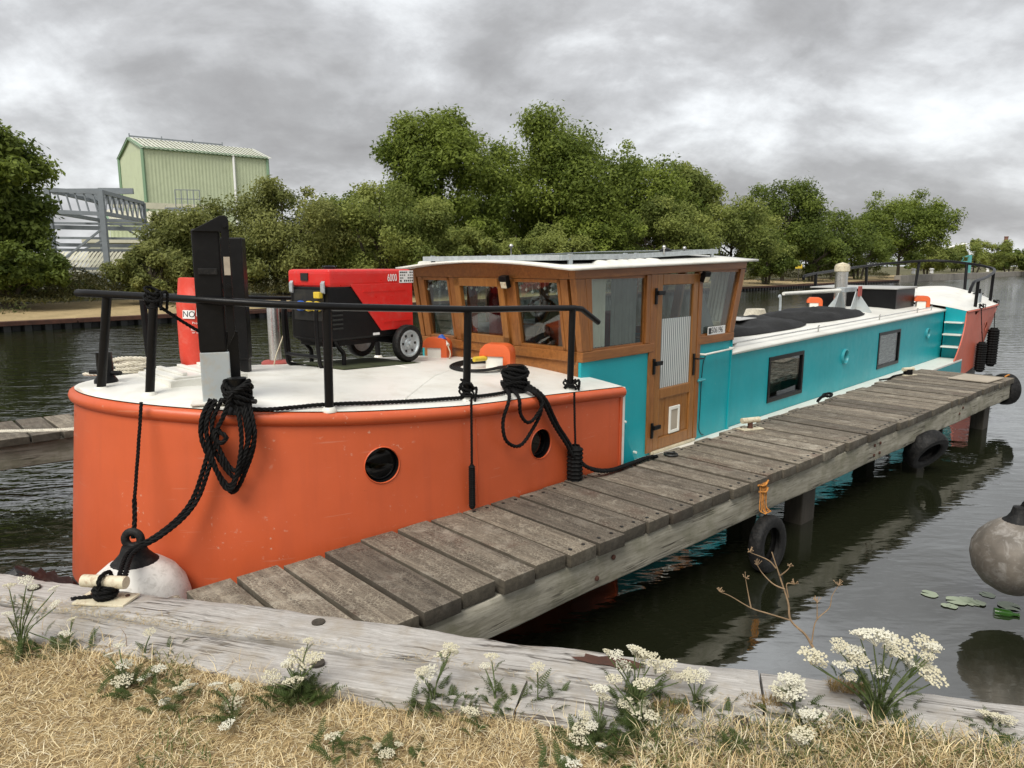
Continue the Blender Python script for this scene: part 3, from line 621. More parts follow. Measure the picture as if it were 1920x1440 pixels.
# rounded rubbing strake round the bow
pr = [(0, .0), (.012, -.002), (.03, -.012), (.038, -.035), (.032, -.06), (.014, -.078), (0, -.084)]
def strake(at, nr, LL, mat, nm, sc=1.0):
    n = 120
    def fn(i, j):
        t_ = LL[-1] * i / (n - 1); s, w = at(t_); m = nr(t_); o, dz = pr[j]; return (s + m[0] * o * sc, w + m[1] * o * sc, sheer(s) + dz * sc)
    return MB().grid(fn, n, len(pr)).build(nm, mat, barge, smooth=60)
for t_ in (.62, 1.62): MB().tube([bowsurf(t_, zr_b(t_, f), .001) for f in np.linspace(.02, .93, 20)], .0035, 5).build('weld_seam', 'orange_paint', barge, smooth=60)
strake(bat, bnr, BL, 'orange_paint', 'rubbing_strake'); strake(sat, snr, SL, 'stern_orange', 'rubbing_strake', .5)
# decks with camber
def crown(s): return float(np.interp(s, [-4.7, -4.2, -1, 9, 13.5, 14.4], [.02, .09, .09, .09, .34, .30]))
def zd(s, w): # deck height
    hb = HB
    if s < -2.2: hb = HB * math.sqrt(max(.001, 1 - min(1, (-2.2 - s) / 2.45) ** 2.3))
    if s > 12.6: hb = HB * max(.02, 1 - min(1, (s - 12.6) / 1.75) ** 2.6) ** (1 / 2.4)
    return sheer(s) + crown(s) * (1 - min(1, abs(w - WC) / hb) ** 2)
def deckmesh(pts, name, mat, lift=.006):
    n = len(pts) // 2; m = 15; rows = []
    for i in range(n + 1):
        a = pts[i]; hb = WC - a[1]; s = a[0]
        rows.append([(s, WC + hb * (2 * j / (m - 1) - 1), sheer(s) + lift + crown(s) * (1 - (2 * j / (m - 1) - 1) ** 2)) for j in range(m)])
    return MB().grid(lambda j, i: rows[i][j], m, n + 1).build(name, mat, barge, smooth=60)
deckmesh(bowp, 'fore_deck', 'white_deck'); deckmesh(stp, 'after_deck', 'white_deck')
strk = MB().tube([(-3.1, -.1, zd(-3.1, -.1) + .006), (-2.4, .45, zd(-2.4, .45) + .006), (-1.55, .9, zd(-1.55, .9) + .006)], .007, 5).build('weld_seam', 'white_deck', barge, smooth=60)
MB().tube([(-2.35, -.3, zd(-2.35, -.3) + .005), (-2.3, 1.0, zd(-2.3, 1.0) + .006), (-2.3, 2.2, zd(-2.3, 2.2) + .005)], .006, 5).build('weld_seam', 'white_deck', barge, smooth=60)
# bulkheads at the ends of the raised decks, with steps down to the side decks
def bulkhead(s, mat, dirn):
    for a, b in ((WC - HB, -.02), (2.06, WC + HB)):
        n = 8; top = [(s, a + (b - a) * i / n, zd(s, a + (b - a) * i / n) + .002) for i in range(n + 1)]
        MB().add([(s, a, .45), (s, b, .45)] + top[::-1], [tuple(range(n + 3))]).build('bulkhead', mat, barge, solid=.008)
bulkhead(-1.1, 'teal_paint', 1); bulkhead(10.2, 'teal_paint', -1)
MB().span((-1.106, WC - HB - .006, .5), (-1.07, WC - HB + .03, 1.318)).build('corner_plate', 'white_paint', barge, bevel=.004)
MB().span((-1.14, WC - HB - .010, .14), (-1.108, WC - HB - .002, 1.25)).build('corner_strip', 'orange_paint', barge, bevel=.003)
for sgn, s0 in ((-1, 10.19),):
    for k_ in range(3):
        z = .5 + (k_ + 1) * .235; MB().span((s0 + sgn * .0, WC - HB + .02, z - .014), (s0 + sgn * (.26 - .055 * k_), -.05, z + .014)).build('step_tread', 'white_paint', barge, bevel=.004)
# wing plates where the bulwark drops to the side deck
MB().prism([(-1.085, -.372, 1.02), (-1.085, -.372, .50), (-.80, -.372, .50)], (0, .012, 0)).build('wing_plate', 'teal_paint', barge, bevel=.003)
wp = [(10.21, -.374, 1.40)] + [(10.21 - .62 * (q ** 2.2), -.374, 1.40 - .9 * q) for q in np.linspace(.1, 1, 12)] + [(10.21, -.374, .50)]
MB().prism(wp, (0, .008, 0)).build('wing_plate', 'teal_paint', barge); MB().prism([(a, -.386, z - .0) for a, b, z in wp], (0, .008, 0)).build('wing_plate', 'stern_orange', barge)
MB().tube([(a, -.38, z) for a, b, z in wp[:-1]], .013, 6).build('wing_edge', 'stern_orange', barge, smooth=60)
for y0, y1 in ((WC - HB - .01, .0), (2.04, WC + HB + .01)): MB().span((-1.09, y0, .46), (10.19, y1, .50)).build('side_deck', 'white_paint', barge, bevel=.008)
# ---- after cabin: near side with openings
S0, S1 = 1.37, 10.195
def cab_zt(s): return sheer(s)
OPEN = [(2.43, 3.46, .64, 1.205), (6.40, 7.50, .645, 1.235)]; PORT = [(4.93, .99, .095), (9.12, 1.05, .085)]
def cabin_side(w, name, sign):
    mb = MB(); hs = [('r',) + o_ for o_ in OPEN] + [('c', c[0] - c[2] * 1.4, c[0] + c[2] * 1.4, c[1] - c[2] * 1.4, c[1] + c[2] * 1.4, c) for c in PORT]
    xs_ = sorted({S0, S1} | {h[1] for h in hs} | {h[2] for h in hs} | set(np.linspace(S0, S1, 14)))
    for a, b in zip(xs_, xs_[1:]):
        m_ = (a + b) / 2; h = next((h for h in hs if h[1] < m_ < h[2]), None)
        if not h: mb.add([(a, w, .5), (b, w, .5), (b, w, cab_zt(b)), (a, w, cab_zt(a))], [(0, 1, 2, 3)]); continue
        mb.add([(a, w, .5), (b, w, .5), (b, w, h[3]), (a, w, h[3])], [(0, 1, 2, 3)]); mb.add([(a, w, h[4]), (b, w, h[4]), (b, w, cab_zt(b)), (a, w, cab_zt(a))], [(0, 1, 2, 3)])
    for h in hs:
        if h[0] == 'c':
            c = h[5]; n = 32; rim = []; inn = []
            for k_ in range(n):
                a = 2 * math.pi * k_ / n; x_, y_ = math.cos(a), math.sin(a); g_ = 1 / max(abs(x_), abs(y_)) * c[2] * 1.4
                rim.append((c[0] + x_ * g_, w, c[1] + y_ * g_)); inn.append((c[0] + c[2] * x_, w, c[1] + c[2] * y_))
            mb.add(rim + inn, [(k_, (k_ + 1) % n, n + (k_ + 1) % n, n + k_) for k_ in range(n)])
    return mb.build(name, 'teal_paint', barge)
cabin_side(0, 'cabin_side', -1); cabin_side(2.04, 'cabin_side', 1)
MB().add([(S0, 0.02, .52), (S1, .02, .52), (S1, 2.02, .52), (S0, 2.02, .52)], [(0, 1, 2, 3)]).build('cabin_sole', 'dark_interior', barge)
for (a, b, z0, z1) in OPEN:
    for w, sg in ((0, 1), (2.04, -1)):
        fr_ = MB(); f_ = .05
        for q in (((a, z0), (b, z0 + f_)), ((a, z1 - f_), (b, z1)), ((a, z0 + f_), (a + f_, z1 - f_)), ((b - f_, z0 + f_), (b, z1 - f_))): fr_.span((q[0][0], w - sg * .012, q[0][1]), (q[1][0], w + sg * .035, q[1][1]))
        fo = fr_.build('window', 'black_paint', barge, bevel=.003)
        MB().span((a + f_, w + sg * .010, z0 + f_), (b - f_, w + sg * .014, z1 - f_)).build('pane', 'glass', fo)
        MB().span((a + f_, w + sg * .05, z0 + f_ + (.16 if a < 4 else .0)), (b - f_, w + sg * .06, z1 - f_)).build('blind', 'blind', fo)
        MB().span((a - .05, w + sg * .30, z0 - .05), (b + .05, w + sg * .31, z1 + .05)).build('lining', 'dark_interior', fo)
for c in PORT:
    for w, sg in ((0, -1), (2.04, 1)):
        mr = Matrix.Rotation(R(90) * -sg * -1, 4, 'X') if sg < 0 else Matrix.Rotation(R(-90), 4, 'X')
        mr = frame((0, 0, 0), (1, 0, 0), (0, 0, 1) if sg < 0 else (0, 0, -1))
        r_ = c[2]; rim = MB().grid(lambda i, j: (lambda q: (c[0] + q[0] * math.cos(2 * math.pi * i / 32), w + sg * q[1], c[1] + q[0] * math.sin(2 * math.pi * i / 32)))([(r_ * 1.16, -.002), (r_ * 1.16, .03), (r_ * 1.04, .035), (r_, .03), (r_, -.05)][j]), 32, 5, True).build('porthole', 'teal_light', barge, smooth=40)
        MB().add([(c[0] + r_ * math.cos(2 * math.pi * i / 32), w - sg * .04, c[1] + r_ * math.sin(2 * math.pi * i / 32)) for i in range(32)], [tuple(range(32))]).build('pane', 'dark_glass', rim)
# cabin roof
def rz_(s, w): return sheer(s) + .02 + .10 * (1 - ((w - WC) / 1.06) ** 2)
ss = np.linspace(1.38, 10.3, 30); ww = np.linspace(-.035, 2.075, 15)
MB().grid(lambda i, j: (ss[i], ww[j], rz_(ss[i], max(-.03, min(2.07, ww[j])))), 30, 15).build('cabin_roof', 'white_deck', barge, smooth=60, solid=.035)
hr = MB(); P_ = [(s, .06, rz_(s, .06) + .055) for s in np.linspace(1.45, 9.55, 24)]; hr.tube(P_, .009, 6); hro = hr.build('hand_rail', 'stainless', barge, smooth=60)
hk = None
for s in (1.55, 4.05, 6.55, 8.6, 9.5):
    b = MB().tube([(0, 0, -.06), (0, 0, 0), (-.01, 0, .025), (.03, 0, .028)], .010, 6)
    if hk is None: hk = b.build('stanchion', 'stainless', hro, smooth=60, loc=(s, .06, rz_(s, .06) + .055))
    else: inst(hk, 'stanchion', hro, (s, .06, rz_(s, .06) + .055))
# ---- wheelhouse
WN, WF, ZS = -.035, 2.075, 1.50      # near side, far side, sill underside
wl = MB()  # teal lower walls
for (a, b) in ((-1.22, -.16), (.66, 1.40)): wl.span((a, WN, .50), (b, WN + .03, ZS))
wl.span((-.16, WN, .50), (.66, WN + .03, .522))
wl.span((-1.22, WF - .03, .50), (1.40, WF, ZS)); wl.span((1.385, WN + .031, .50), (1.40, WF - .031, ZS))
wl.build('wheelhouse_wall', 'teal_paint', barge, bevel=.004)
MB().span((-1.22, WN + .032, 1.30), (-1.20, WF - .032, ZS)).build('front_panel', 'frame_wood_h', barge)
MB().add([(-1.2, 0, .53), (1.38, 0, .53), (1.38, 2.03, .53), (-1.2, 2.03, .53)], [(0, 1, 2, 3)]).build('wheelhouse_floor', 'dark_interior', barge)
ZF, ZR = 2.265, 2.345               # header top at front / rear
def hz(s): return ZF + (ZR - ZF) * (s + 1.3) / 2.95
def sf(z): return -1.22 - .125 * (z - ZS) / .78
def sr(z): return 1.40 + .225 * (z - ZS) / .84
for w0, w1 in ((WN - .02, WN + .05), (WF - .05, WF + .02)):
    near = w0 < 0
    for (a, b) in (((-1.225, -.16), (.66, 1.405)) if near else ((-1.225, 1.405),)): MB().span((a, w0, ZS), (b, w1, ZS + .085)).build('sill', 'frame_wood_h', barge, bevel=.006)
    MB().prism([(sf(hz(-1.3) - .075), w0, hz(-1.3) - .075), (sr(hz(1.6) - .075), w0, hz(1.6) - .075), (sr(hz(1.6)), w0, hz(1.6)), (sf(hz(-1.3)), w0, hz(-1.3))], (0, w1 - w0, 0)).build('header', 'frame_wood_h', barge, bevel=.005)
    def post(a0, a1, z0, z1, b0=None, b1=None, m='frame_wood', pw0=w0 + .004, pw1=w1 - .004):
        MB().prism([(a0, pw0, z0), (a1, pw0, z0), (a1 if b1 is None else b1, pw0, z1), (a0 if b0 is None else b0, pw0, z1)], (0, pw1 - pw0, 0)).build('post', m, barge, bevel=.005)
    zt = lambda s: hz(s) - .078
    post(-1.223, -1.12, ZS + .087, zt(-1.2), sf(zt(-1.2)), -1.20)
    post(-1.118, -1.075, ZS + .087, zt(-1.1), -1.198, -1.115)
    if near:
        post(-.30, -.235, ZS + .087, zt(-.3)); post(-.232, -.128, .525, zt(-.1)); post(.628, .70, .525, zt(.6))
    else:
        post(-.30, -.19, ZS + .087, zt(-.3)); post(.6, .70, ZS + .087, zt(.6))
    post(1.30, 1.403, ZS + .087, zt(1.5), 1.50, sr(zt(1.5)))
    # panes
    for (a, b, c, d) in ((-1.075, -.30, -.30, -1.115), (.70, 1.30, 1.50, .70)) + (() if near else ((-.19, .60, .60, -.19),)):
        win = MB()
        za, zb2 = ZS + .087, zt((a + b) / 2)
        q = [(a, za), (b, za), (c, zb2), (d, zb2)]; wq = (w0 + w1) / 2
        for (p0, p1) in zip(q, q[1:] + q[:1]): win.bar((p0[0] + (.012 if p0[0] < .2 and a < 0 and p0[0] == a else 0), wq, p0[1]), (p1[0], wq, p1[1]), .03, .022, (0, 1, 0))
        wo = win.build('window', 'frame_wood_h', barge); MB().prism([(x_, wq - .002, z_) for x_, z_ in q], (0, .004, 0)).build('pane', 'glass', wo)
# front: three lights between raking posts, rear the same
def fpt(w, z): return Vector((sf(z), w, z))
def camber(w): return .065 * (1 - ((w - WC) / 1.10) ** 2)
zf0, zf1 = ZS + .087, ZF - .075
MB().span((-1.245, WN + .055, ZS), (-1.19, WF - .055, ZS + .085)).build('sill', 'frame_wood_h', barge, bevel=.006)
n = 14; ws = np.linspace(WN + .052, WF - .052, n)
lo = [fpt(w, zf1) for w in ws]; hi = [Vector((sf(ZF), w, ZF - .004 + camber(w))) for w in ws[::-1]]
MB().prism(lo + hi, (.06, 0, 0)).build('header', 'frame_wood_h', barge, bevel=.004)
MULL = [(.04, .12), (.66, .76), (1.42, 1.52), (1.93, 2.0)]
for a, b in MULL:
    MB().prism([fpt(a, zf0), fpt(b, zf0), fpt(b, zf1 - .002), fpt(a, zf1 - .002)], (.055, 0, 0)).build('post', 'frame_wood', barge, bevel=.005)
for (a, b), (c, d) in zip(MULL, MULL[1:]):
    fw = MB(); q = [fpt(b, zf0), fpt(c, zf0), fpt(c, zf1), fpt(b, zf1)]; big = abs(b - .76) < .01
    wid = .075 if big else .028
    for p0, p1 in zip(q, q[1:] + q[:1]):
        cen = sum(q, Vector()) / 4; dd = (p1 - p0).normalized(); inw = (cen - (p0 + p1) / 2); inw -= dd * inw.dot(dd); inw.normalize()
        fw.bar(p0 + inw * wid / 2 + Vector((.018 if not big else -.004, 0, 0)), p1 + inw * wid / 2 + Vector((.018 if not big else -.004, 0, 0)), .045, wid, inw)
    wo = fw.build('window', 'door_wood' if big else 'frame_wood', barge, bevel=.003); MB().prism([p + Vector((.026, 0, 0)) for p in q], (.004, 0, 0)).build('pane', 'glass', wo)
for a, b in ((.04, .16), (.66, .76), (1.30, 1.40), (1.90, 2.0)): MB().prism([(sr(ZS), a, ZS), (sr(ZS), b, ZS), (sr(ZR), b, ZR), (sr(ZR), a, ZR)], (-.05, 0, 0)).build('post', 'frame_wood', barge)
MB().span((1.36, WN + .055, ZS), (1.41, WF - .055, ZS + .085)).build('sill', 'frame_wood_h', barge); MB().span((1.57, WN + .055, ZR - .10), (1.62, WF - .055, ZR + .03)).build('header', 'frame_wood_h', barge)
MB().prism([(sr(ZS + .08) - .03, .05, ZS + .08), (sr(ZS + .08) - .03, 2.0, ZS + .08), (sr(ZR) - .03, 2.0, ZR), (sr(ZR) - .03, .05, ZR)], (.004, 0, 0)).build('rear_pane', 'glass', barge)
# roof sheet with camber and overhang
ss = np.linspace(-1.47, 1.74, 12); ww = np.linspace(-.13, 2.17, 17)
def whz(s, w): return hz(s) + .012 + camber(max(-.08, min(2.12, w))) + .01
MB().grid(lambda i, j: (ss[i], ww[j], whz(ss[i], ww[j])), 12, 17).build('wheelhouse_roof', 'white_deck', barge, smooth=60, solid=.022)
# door
dr = MB(); D0, D1, DZ0, DZ1 = -.122, .622, .53, hz(.2) - .085; dw = WN - .012
def rail(a, b, z0, z1, y0=dw, y1=WN + .032): dr.span((a, y0, z0), (b, y1, z1))
rail(D0, D0 + .095, DZ0, DZ1); rail(D1 - .095, D1, DZ0, DZ1); rail(D0 + .096, D1 - .096, DZ1 - .10, DZ1); rail(D0 + .096, D1 - .096, DZ0, DZ0 + .115); rail(D0 + .096, D1 - .096, 1.03, 1.13)
door = dr.build('door', 'door_wood', barge, bevel=.009)
MB().span((D0 + .097, WN + .004, DZ0 + .117), (D1 - .097, WN + .018, 1.028)).build('door_panel', 'door_wood', door, bevel=.002)
for xx in (D0 + .22, D1 - .22): MB().span((xx - .003, WN + .0015, DZ0 + .12), (xx + .003, WN + .0035, 1.025)).build('panel_groove', 'frame_wood', door)
MB().span((D0 + .097, WN + .004, 1.132), (D1 - .097, WN + .008, 1.80)).build('reeded_pane', 'reeded_glass', door)
MB().span((D0 + .097, WN + .004, 1.801), (D1 - .097, WN + .008, DZ1 - .102)).build('pane', 'glass', door)
cf = MB(); ca, cb, cz0, cz1 = .17, .36, .655, .925
for q in ((ca, ca + .03, cz0, cz1), (cb - .03, cb, cz0, cz1), (ca + .031, cb - .031, cz0, cz0 + .03), (ca + .031, cb - .031, cz1 - .035, cz1)): cf.span((q[0], WN - .012, q[2]), (q[1], WN + .003, q[3]))
cfo = cf.build('cat_flap', 'white_paint', door, bevel=.006); MB().span((ca + .031, WN - .002, cz0 + .031), (cb - .031, WN + .002, cz1 - .036)).build('flap', 'plywood', cfo)
for z in (.74, 1.36, 2.02):
    h_ = MB(); h_.span((D0 - .05, dw - .022, z - .075), (D0 - .018, dw - .002, z + .075)); h_.span((D0 - .045, dw - .048, z + .01), (D0 + .07, dw - .022, z + .05)); h_.build('hinge', 'black_paint', door, bevel=.006)
hd = MB().span((D1 - .062, dw - .012, 1.20), (D1 - .028, dw - .002, 1.42)); hd.tube([(D1 - .045, dw - .012, 1.37), (D1 - .045, dw - .05, 1.37), (D1 + .06, dw - .052, 1.365)], .009, 8); hd.build('door_handle', 'black_paint', door, bevel=.002)
MB().span((D0 - .03, WN - .03, .503), (D1 + .03, WN + .03, .5285)).build('threshold', 'cream_paint', barge, bevel=.004)
gr = MB().tube([(.72, WN - .005, 1.40), (.72, WN - .06, 1.40), (1.34, WN - .06, 1.415), (1.34, WN - .005, 1.415)], .011, 8).build('grab_rail', 'white_paint', barge, smooth=60)
lt = MB().box((.73, WN - .012, 1.13), (.10, .02, .035)).tube([(.66, WN - .03, 1.13), (.80, WN - .03, 1.13)], .010, 8).build('latch', 'teal_light', barge, bevel=.002)
MB().tube(crom([(.83, WN - .006, 1.37), (.79, WN - .006, 1.30), (.77, WN - .006, 1.10), (.765, WN - .006, .80), (.76, WN - .006, .62), (.80, WN - .006, .55), (.86, WN - .006, .525)]), .004, 5).build('wire', 'black_paint', barge)
MB().prism([(1.36, WN - .012, .50), (1.40, WN - .012, .50), (1.40, WN - .012, 1.50), (1.385, WN - .012, 1.50)], (0, .03, 0)).build('corner_strip', 'teal_paint', barge)
for p in ((-.6, .90), (-.42, .58)): MB().tube([(p[0], WN - .002, p[1]), (p[0], WN - .035, p[1])], .012, 8).build('stud', 'white_paint', barge)
# flood lamps, one on the front post and one above the side window
def flood(c, rz, name='flood_lamp'):
    m = Matrix.Rotation(rz, 4, 'Z') @ Matrix.Rotation(R(18), 4, 'X'); o = MB().box((0, 0, 0), (.085, .05, .11), m=m).box((0, .045, .02), (.03, .05, .03), m=Matrix.Rotation(rz, 4, 'Z')).build(name, 'black_paint', barge, bevel=.006, loc=c)
    MB().box(m @ Vector((0, -.027, -.022)), (.066, .004, .055), m=m).build('lens', 'cream_paint', o)
flood((sf(2.2) - .05, .70, 2.16), R(-90)); flood((.665, WN - .06, 2.19), R(-10))
MB().box((1.60, -.02, 2.27), (.05, .06, .09)).build('nav_lamp', 'black_paint', barge, bevel=.01)
# roof furniture
def panel(s0, s1, w0, w1, z0, z1, nm):
    fo = MB(); q = lambda s, w: Vector((s, w, z0 + (z1 - z0) * (s - s0) / (s1 - s0)))
    C = [q(s0, w0), q(s1, w0), q(s1, w1), q(s0, w1)]
    for a, b in zip(C, C[1:] + C[:1]): fo.bar(a, b, .028, .045)
    o = fo.build('solar_panel', 'galvanised', barge, bevel=.002); MB().prism([c + Vector((0, 0, .012)) for c in C], (0, 0, .006)).build('solar_cells', 'solar_glass', o)
    for s in (s0 + .12, s1 - .12):
        for w in (w0 - .005, w1 + .005):
            a = q(s, w); MB().span((s - .02, w - .012, whz(s, w) - .002), (s + .02, w + .012, a.z + .03)).build('bracket', 'grey_steel', o)
panel(-1.32, -.30, .12, 1.90, 2.365, 2.385, 'a'); panel(-.22, 1.45, .22, 1.86, 2.385, 2.455, 'b')
for s, w in ((-1.0, 1.0), (.35, .2), (.9, .3)): MB().lathe([(.006, 0), (.006, .05), (.018, .06), (.02, .075), (.01, .09)], 8, (s, w, 2.41)).build('roof_stud', 'stainless', barge, smooth=60)
MB().sphere((1.25, .75, 2.42), .09, 14, 8, (1, 1, .9)).build('antenna_dome', 'black_paint', barge, smooth=60)
sealant = MB().grid(lambda i, j: (-.9 + 1.0 * i / 19, .0 + .16 * j / 5, whz(-.9 + i / 19, .0 + .16 * j / 5) + (.03 * (abs(math.sin(i * 2.1)) * .6 + .4) if 0 < j < 5 and 0 < i < 19 else 0)), 20, 6).build('sealant', 'white_paint', barge, smooth=60)
MB().tube(crom([(-1.3, 2.0, 2.31), (-.8, 1.95, 2.36), (-.1, 2.0, 2.36)]), .03, 8).build('roof_trim', 'white_paint', barge, smooth=60)
# interior seen through the glass
hw = MB().grid(lambda i, j: (-.62 + .0 + (.014 * math.cos(2 * math.pi * j / 8)) * .4, .95 + (.26 + .014 * math.cos(2 * math.pi * j / 8)) * math.cos(2 * math.pi * i / 28), 1.72 + (.26 + .014 * math.cos(2 * math.pi * j / 8)) * math.sin(2 * math.pi * i / 28)), 28, 9, True)
for k_ in range(3): a = math.pi * k_ / 3; hw.bar((-.62, .95 - .26 * math.cos(a), 1.72 - .26 * math.sin(a)), (-.62, .95 + .26 * math.cos(a), 1.72 + .26 * math.sin(a)), .02, .02)
hw.build('steering_wheel', 'frame_wood', barge, smooth=50); MB().box((-.55, .95, 1.25), (.12, .2, 1.3)).build('helm_post', 'dark_interior', barge)
MB().span((.95, .08, .55), (1.36, .60, 1.70)).build('locker', 'cream_paint', barge, bevel=.02); MB().span((-.9, 1.5, .55), (.6, 2.0, 1.68)).build('worktop', 'pale_cloth', barge, bevel=.02)
MB().span((.9, 1.25, .55), (1.33, 1.95, 1.75)).build('seat_back', 'red_cloth', barge, bevel=.04); MB().span((-.7, .9, .55), (-.2, 1.9, 1.55)).build('console', 'red_cloth', barge, bevel=.03)
def curtain(w0, w1, s, z0, z1, mat):
    MB().grid(lambda i, j: (s + .02 * math.sin(i * 1.9), w0 + (w1 - w0) * i / 24, z0 + (z1 - z0) * j), 25, 2).build('curtain', mat, barge, smooth=80)
curtain(.95, 1.20, -1.1, 1.6, 2.2, 'red_cloth'); curtain(1.35, 1.48, -1.12, 1.6, 2.2, 'red_cloth'); curtain(.14, .30, -1.12, 1.6, 2.2, 'pale_cloth'); curtain(1.55, 1.72, -1.12, 1.6, 2.2, 'pale_cloth')
MB().grid(lambda i, j: (-.75 + .4 * i / 24, .02 + .012 * math.sin(i * 1.9), 1.6 + .6 * j), 25, 2).build('curtain', 'pale_cloth', barge, smooth=80)
MB().prism([(.72, .03, 1.6), (1.15, .03, 1.6), (.72, .03, 2.2)], (0, .01, 0)).build('curtain', 'pale_cloth', barge)
for a, b in ((.10, .30), (1.80, 1.98)): MB().grid(lambda i, j: (sr(1.6 + .7 * j) - .06 + .012 * math.sin(i * 1.9), a + (b - a) * i / 16, 1.6 + .7 * j), 17, 2).build('curtain', 'white_paint', barge, smooth=80)
MB().grid(lambda i, j: (-1.05 + .22 * i / 16, .03 + .012 * math.sin(i * 1.9), 1.6 + .6 * j), 17, 2).build('curtain', 'white_paint', barge, smooth=80)
pt = empty('number_plate', bw(1.02, -.05, 1.63), BRZ2, 'small white number plate reading 506196 in the rear wheelhouse window', 'sign')
MB().box((0, 0, 0), (.36, .006, .085)).build('plate', 'print_white', pt); text('plate_number', '506196', .085, 'print_black', pt, frame((-.115, -.0035, .0), (1, 0, 0), (0, 0, 1)), .001, sx=.95)
MB().box((-.145, -.0045, 0), (.05, .003, .06)).build('plate_emblem', 'print_black', pt)
# ---- rails, posts and deck fittings of the barge
def guard(top, posts, r=.022, pr_=.026, mat='black_paint'):
    o = MB().tube(crom(top, 6), r, 10).build('guard_rail', mat, barge, smooth=60)
    for a, b in posts:
        MB().tube([a, b], pr_, 10).build('post', mat, o, smooth=60)
        MB().lathe([(.045, 0), (.045, .012), (.032, .03)], 12, a).build('post_socket', 'white_paint', o, smooth=40)
def P(s, w, z): return (s, w, z)
guard([(-4.60, 1.06, 2.14), (-4.57, .96, 2.14), (-4.50, .82, 2.135), (-4.36, .55, 2.125), (-4.18, .24, 2.11), (-3.95, .02, 2.09), (-3.66, -.15, 2.07), (-3.2, -.25, 2.045), (-2.62, -.29, 2.015), (-2.1, -.31, 2.0), (-1.66, -.32, 1.985)],
      [((-4.56, .93, 1.56), (-4.50, .86, 2.125)), ((-4.40, .60, 1.55), (-4.35, .555, 2.115)), ((-3.66, -.12, 1.455), (-3.66, -.14, 2.06)), ((-2.70, -.25, 1.405), (-2.70, -.275, 2.01)), ((-1.68, -.30, 1.355), (-1.68, -.315, 1.98))])
MB().tube([(-1.67, -.32, 1.985), (-1.58, -.32, 1.975), (-1.36, -.315, 1.86)], .022, 10).build('rail_end', 'black_paint', barge, smooth=60)
guard([(-4.2, 1.95, 2.1), (-3.6, 2.25, 2.06), (-2.5, 2.36, 2.0), (-1.5, 2.38, 1.97)], [((-3.9, 2.05, 1.48), (-3.9, 2.10, 2.08)), ((-2.62, 2.28, 1.40), (-2.62, 2.33, 2.0)), ((-1.6, 2.33, 1.36), (-1.6, 2.36, 1.96))], .018)
# stern rail: runs up the far side, round the stern and back on the near quarter
guard([(9.0, 2.34, 2.02), (9.15, 2.34, 2.10), (10.5, 2.33, 2.18), (12, 2.28, 2.27), (13.3, 1.95, 2.36), (13.95, 1.2, 2.42), (13.95, .55, 2.36), (13.6, -.02, 2.26), (13.0, -.24, 2.18), (12.0, -.30, 2.06), (11.0, -.31, 1.99), (10.75, -.31, 1.90), (10.6, -.31, 1.78)],
      [((9.6, 2.3, 1.42), (9.6, 2.33, 2.13)), ((10.9, 2.3, 1.43), (10.9, 2.33, 2.2)), ((12.4, 2.2, 1.5), (12.4, 2.24, 2.3)), ((13.7, 1.5, 1.75), (13.85, 1.5, 2.40)), ((13.75, .45, 1.6), (13.93, .5, 2.35)), ((13.0, -.22, 1.45), (13.0, -.23, 2.17)), ((11.3, -.29, 1.43), (11.3, -.30, 2.01))], .03, .032)
def bitt(c, h=.20, r=.045):
    o = MB().lathe([(r * 1.5, 0), (r * 1.5, .02), (r * 1.05, .05), (r, h), (r * 1.05, h + .005), (0.001, h + .008)], 14, c).build('bollard', 'black_paint', barge, smooth=40)
    MB().tube([(c[0] - .06, c[1] + .09, c[2] + h * .35), (c[0] + .06, c[1] - .09, c[2] + h * .35)], .014, 8).build('cross_bar', 'black_paint', o, smooth=60)
    return o
bitt((-4.48, 1.10, zd(-4.48, 1.10)), .19, .045); bitt((-4.12, .06, zd(-4.12, .06)), .19, .05); bitt((-2.18, -.20, zd(-2.18, -.2)), .19, .06); bitt((13.15, .05, zd(13.15, .05)), .15, .05)
# folding mast tabernacle: grey foot, black column with a taller plate and a counterweight leg
ms, mw = -4.13, .30; mz = zd(ms, mw); MX = Matrix.Translation((ms, mw, mz)) @ Matrix.Rotation(R(-25), 4, 'Z')   # face turned to the bank
def mp(mb, name, mat, par, bev=0): return mb.xf(MX).build(name, mat, par, bevel=bev)
mp(MB().box((0, 0, .145), (.155, .13, .29)), 'mast_foot', 'pale_steel', barge, .006)
mp(MB().box((0, 0, .006), (.28, .24, .012)), 'foot_plate', 'white_paint', barge, .003)
mt = mp(MB().box((-.005, 0, .29 + .34), (.145, .13, .68)), 'mast_column', 'black_paint', barge, .012)
for y in (-.09, .07): mp(MB().prism([(.076, y, .32), (.115, y, .40), (.115, y, 1.03), (.10, y, 1.045), (.07, y, 1.04), (-.08, y, .955), (.076, y, .955)], (0, .02, 0)), 'cheek_plate', 'black_paint', mt, .003)
for z in (.99, .66): mp(MB().tube([(.095, -.11, z), (.095, .11, z)], .014, 8), 'pivot_bolt', 'black_paint', mt)
mp(MB().span((.08, -.096, .72), (.112, -.091, .82)), 'bare_patch', 'plywood', mt); mp(MB().box((-.005, -.074, .74), (.10, .010, .035)), 'catch', 'black_rubber', mt, .003)
mp(MB().bar((.10, 0, .01), (.10, 0, .40), .04, .06), 'mast_stay', 'black_paint', barge)
cwx = Matrix.Translation((-3.55, 1.25, zd(-3.55, 1.25))) @ Matrix.Rotation(R(-38), 4, 'Z')
MB().box((0, 0, .53), (.145, .12, .86)).xf(cwx).build('counterweight', 'black_paint', barge, bevel=.008); MB().box((.01, 0, .055), (.11, .10, .11)).xf(cwx).build('counterweight_foot', 'black_paint', barge, bevel=.008)
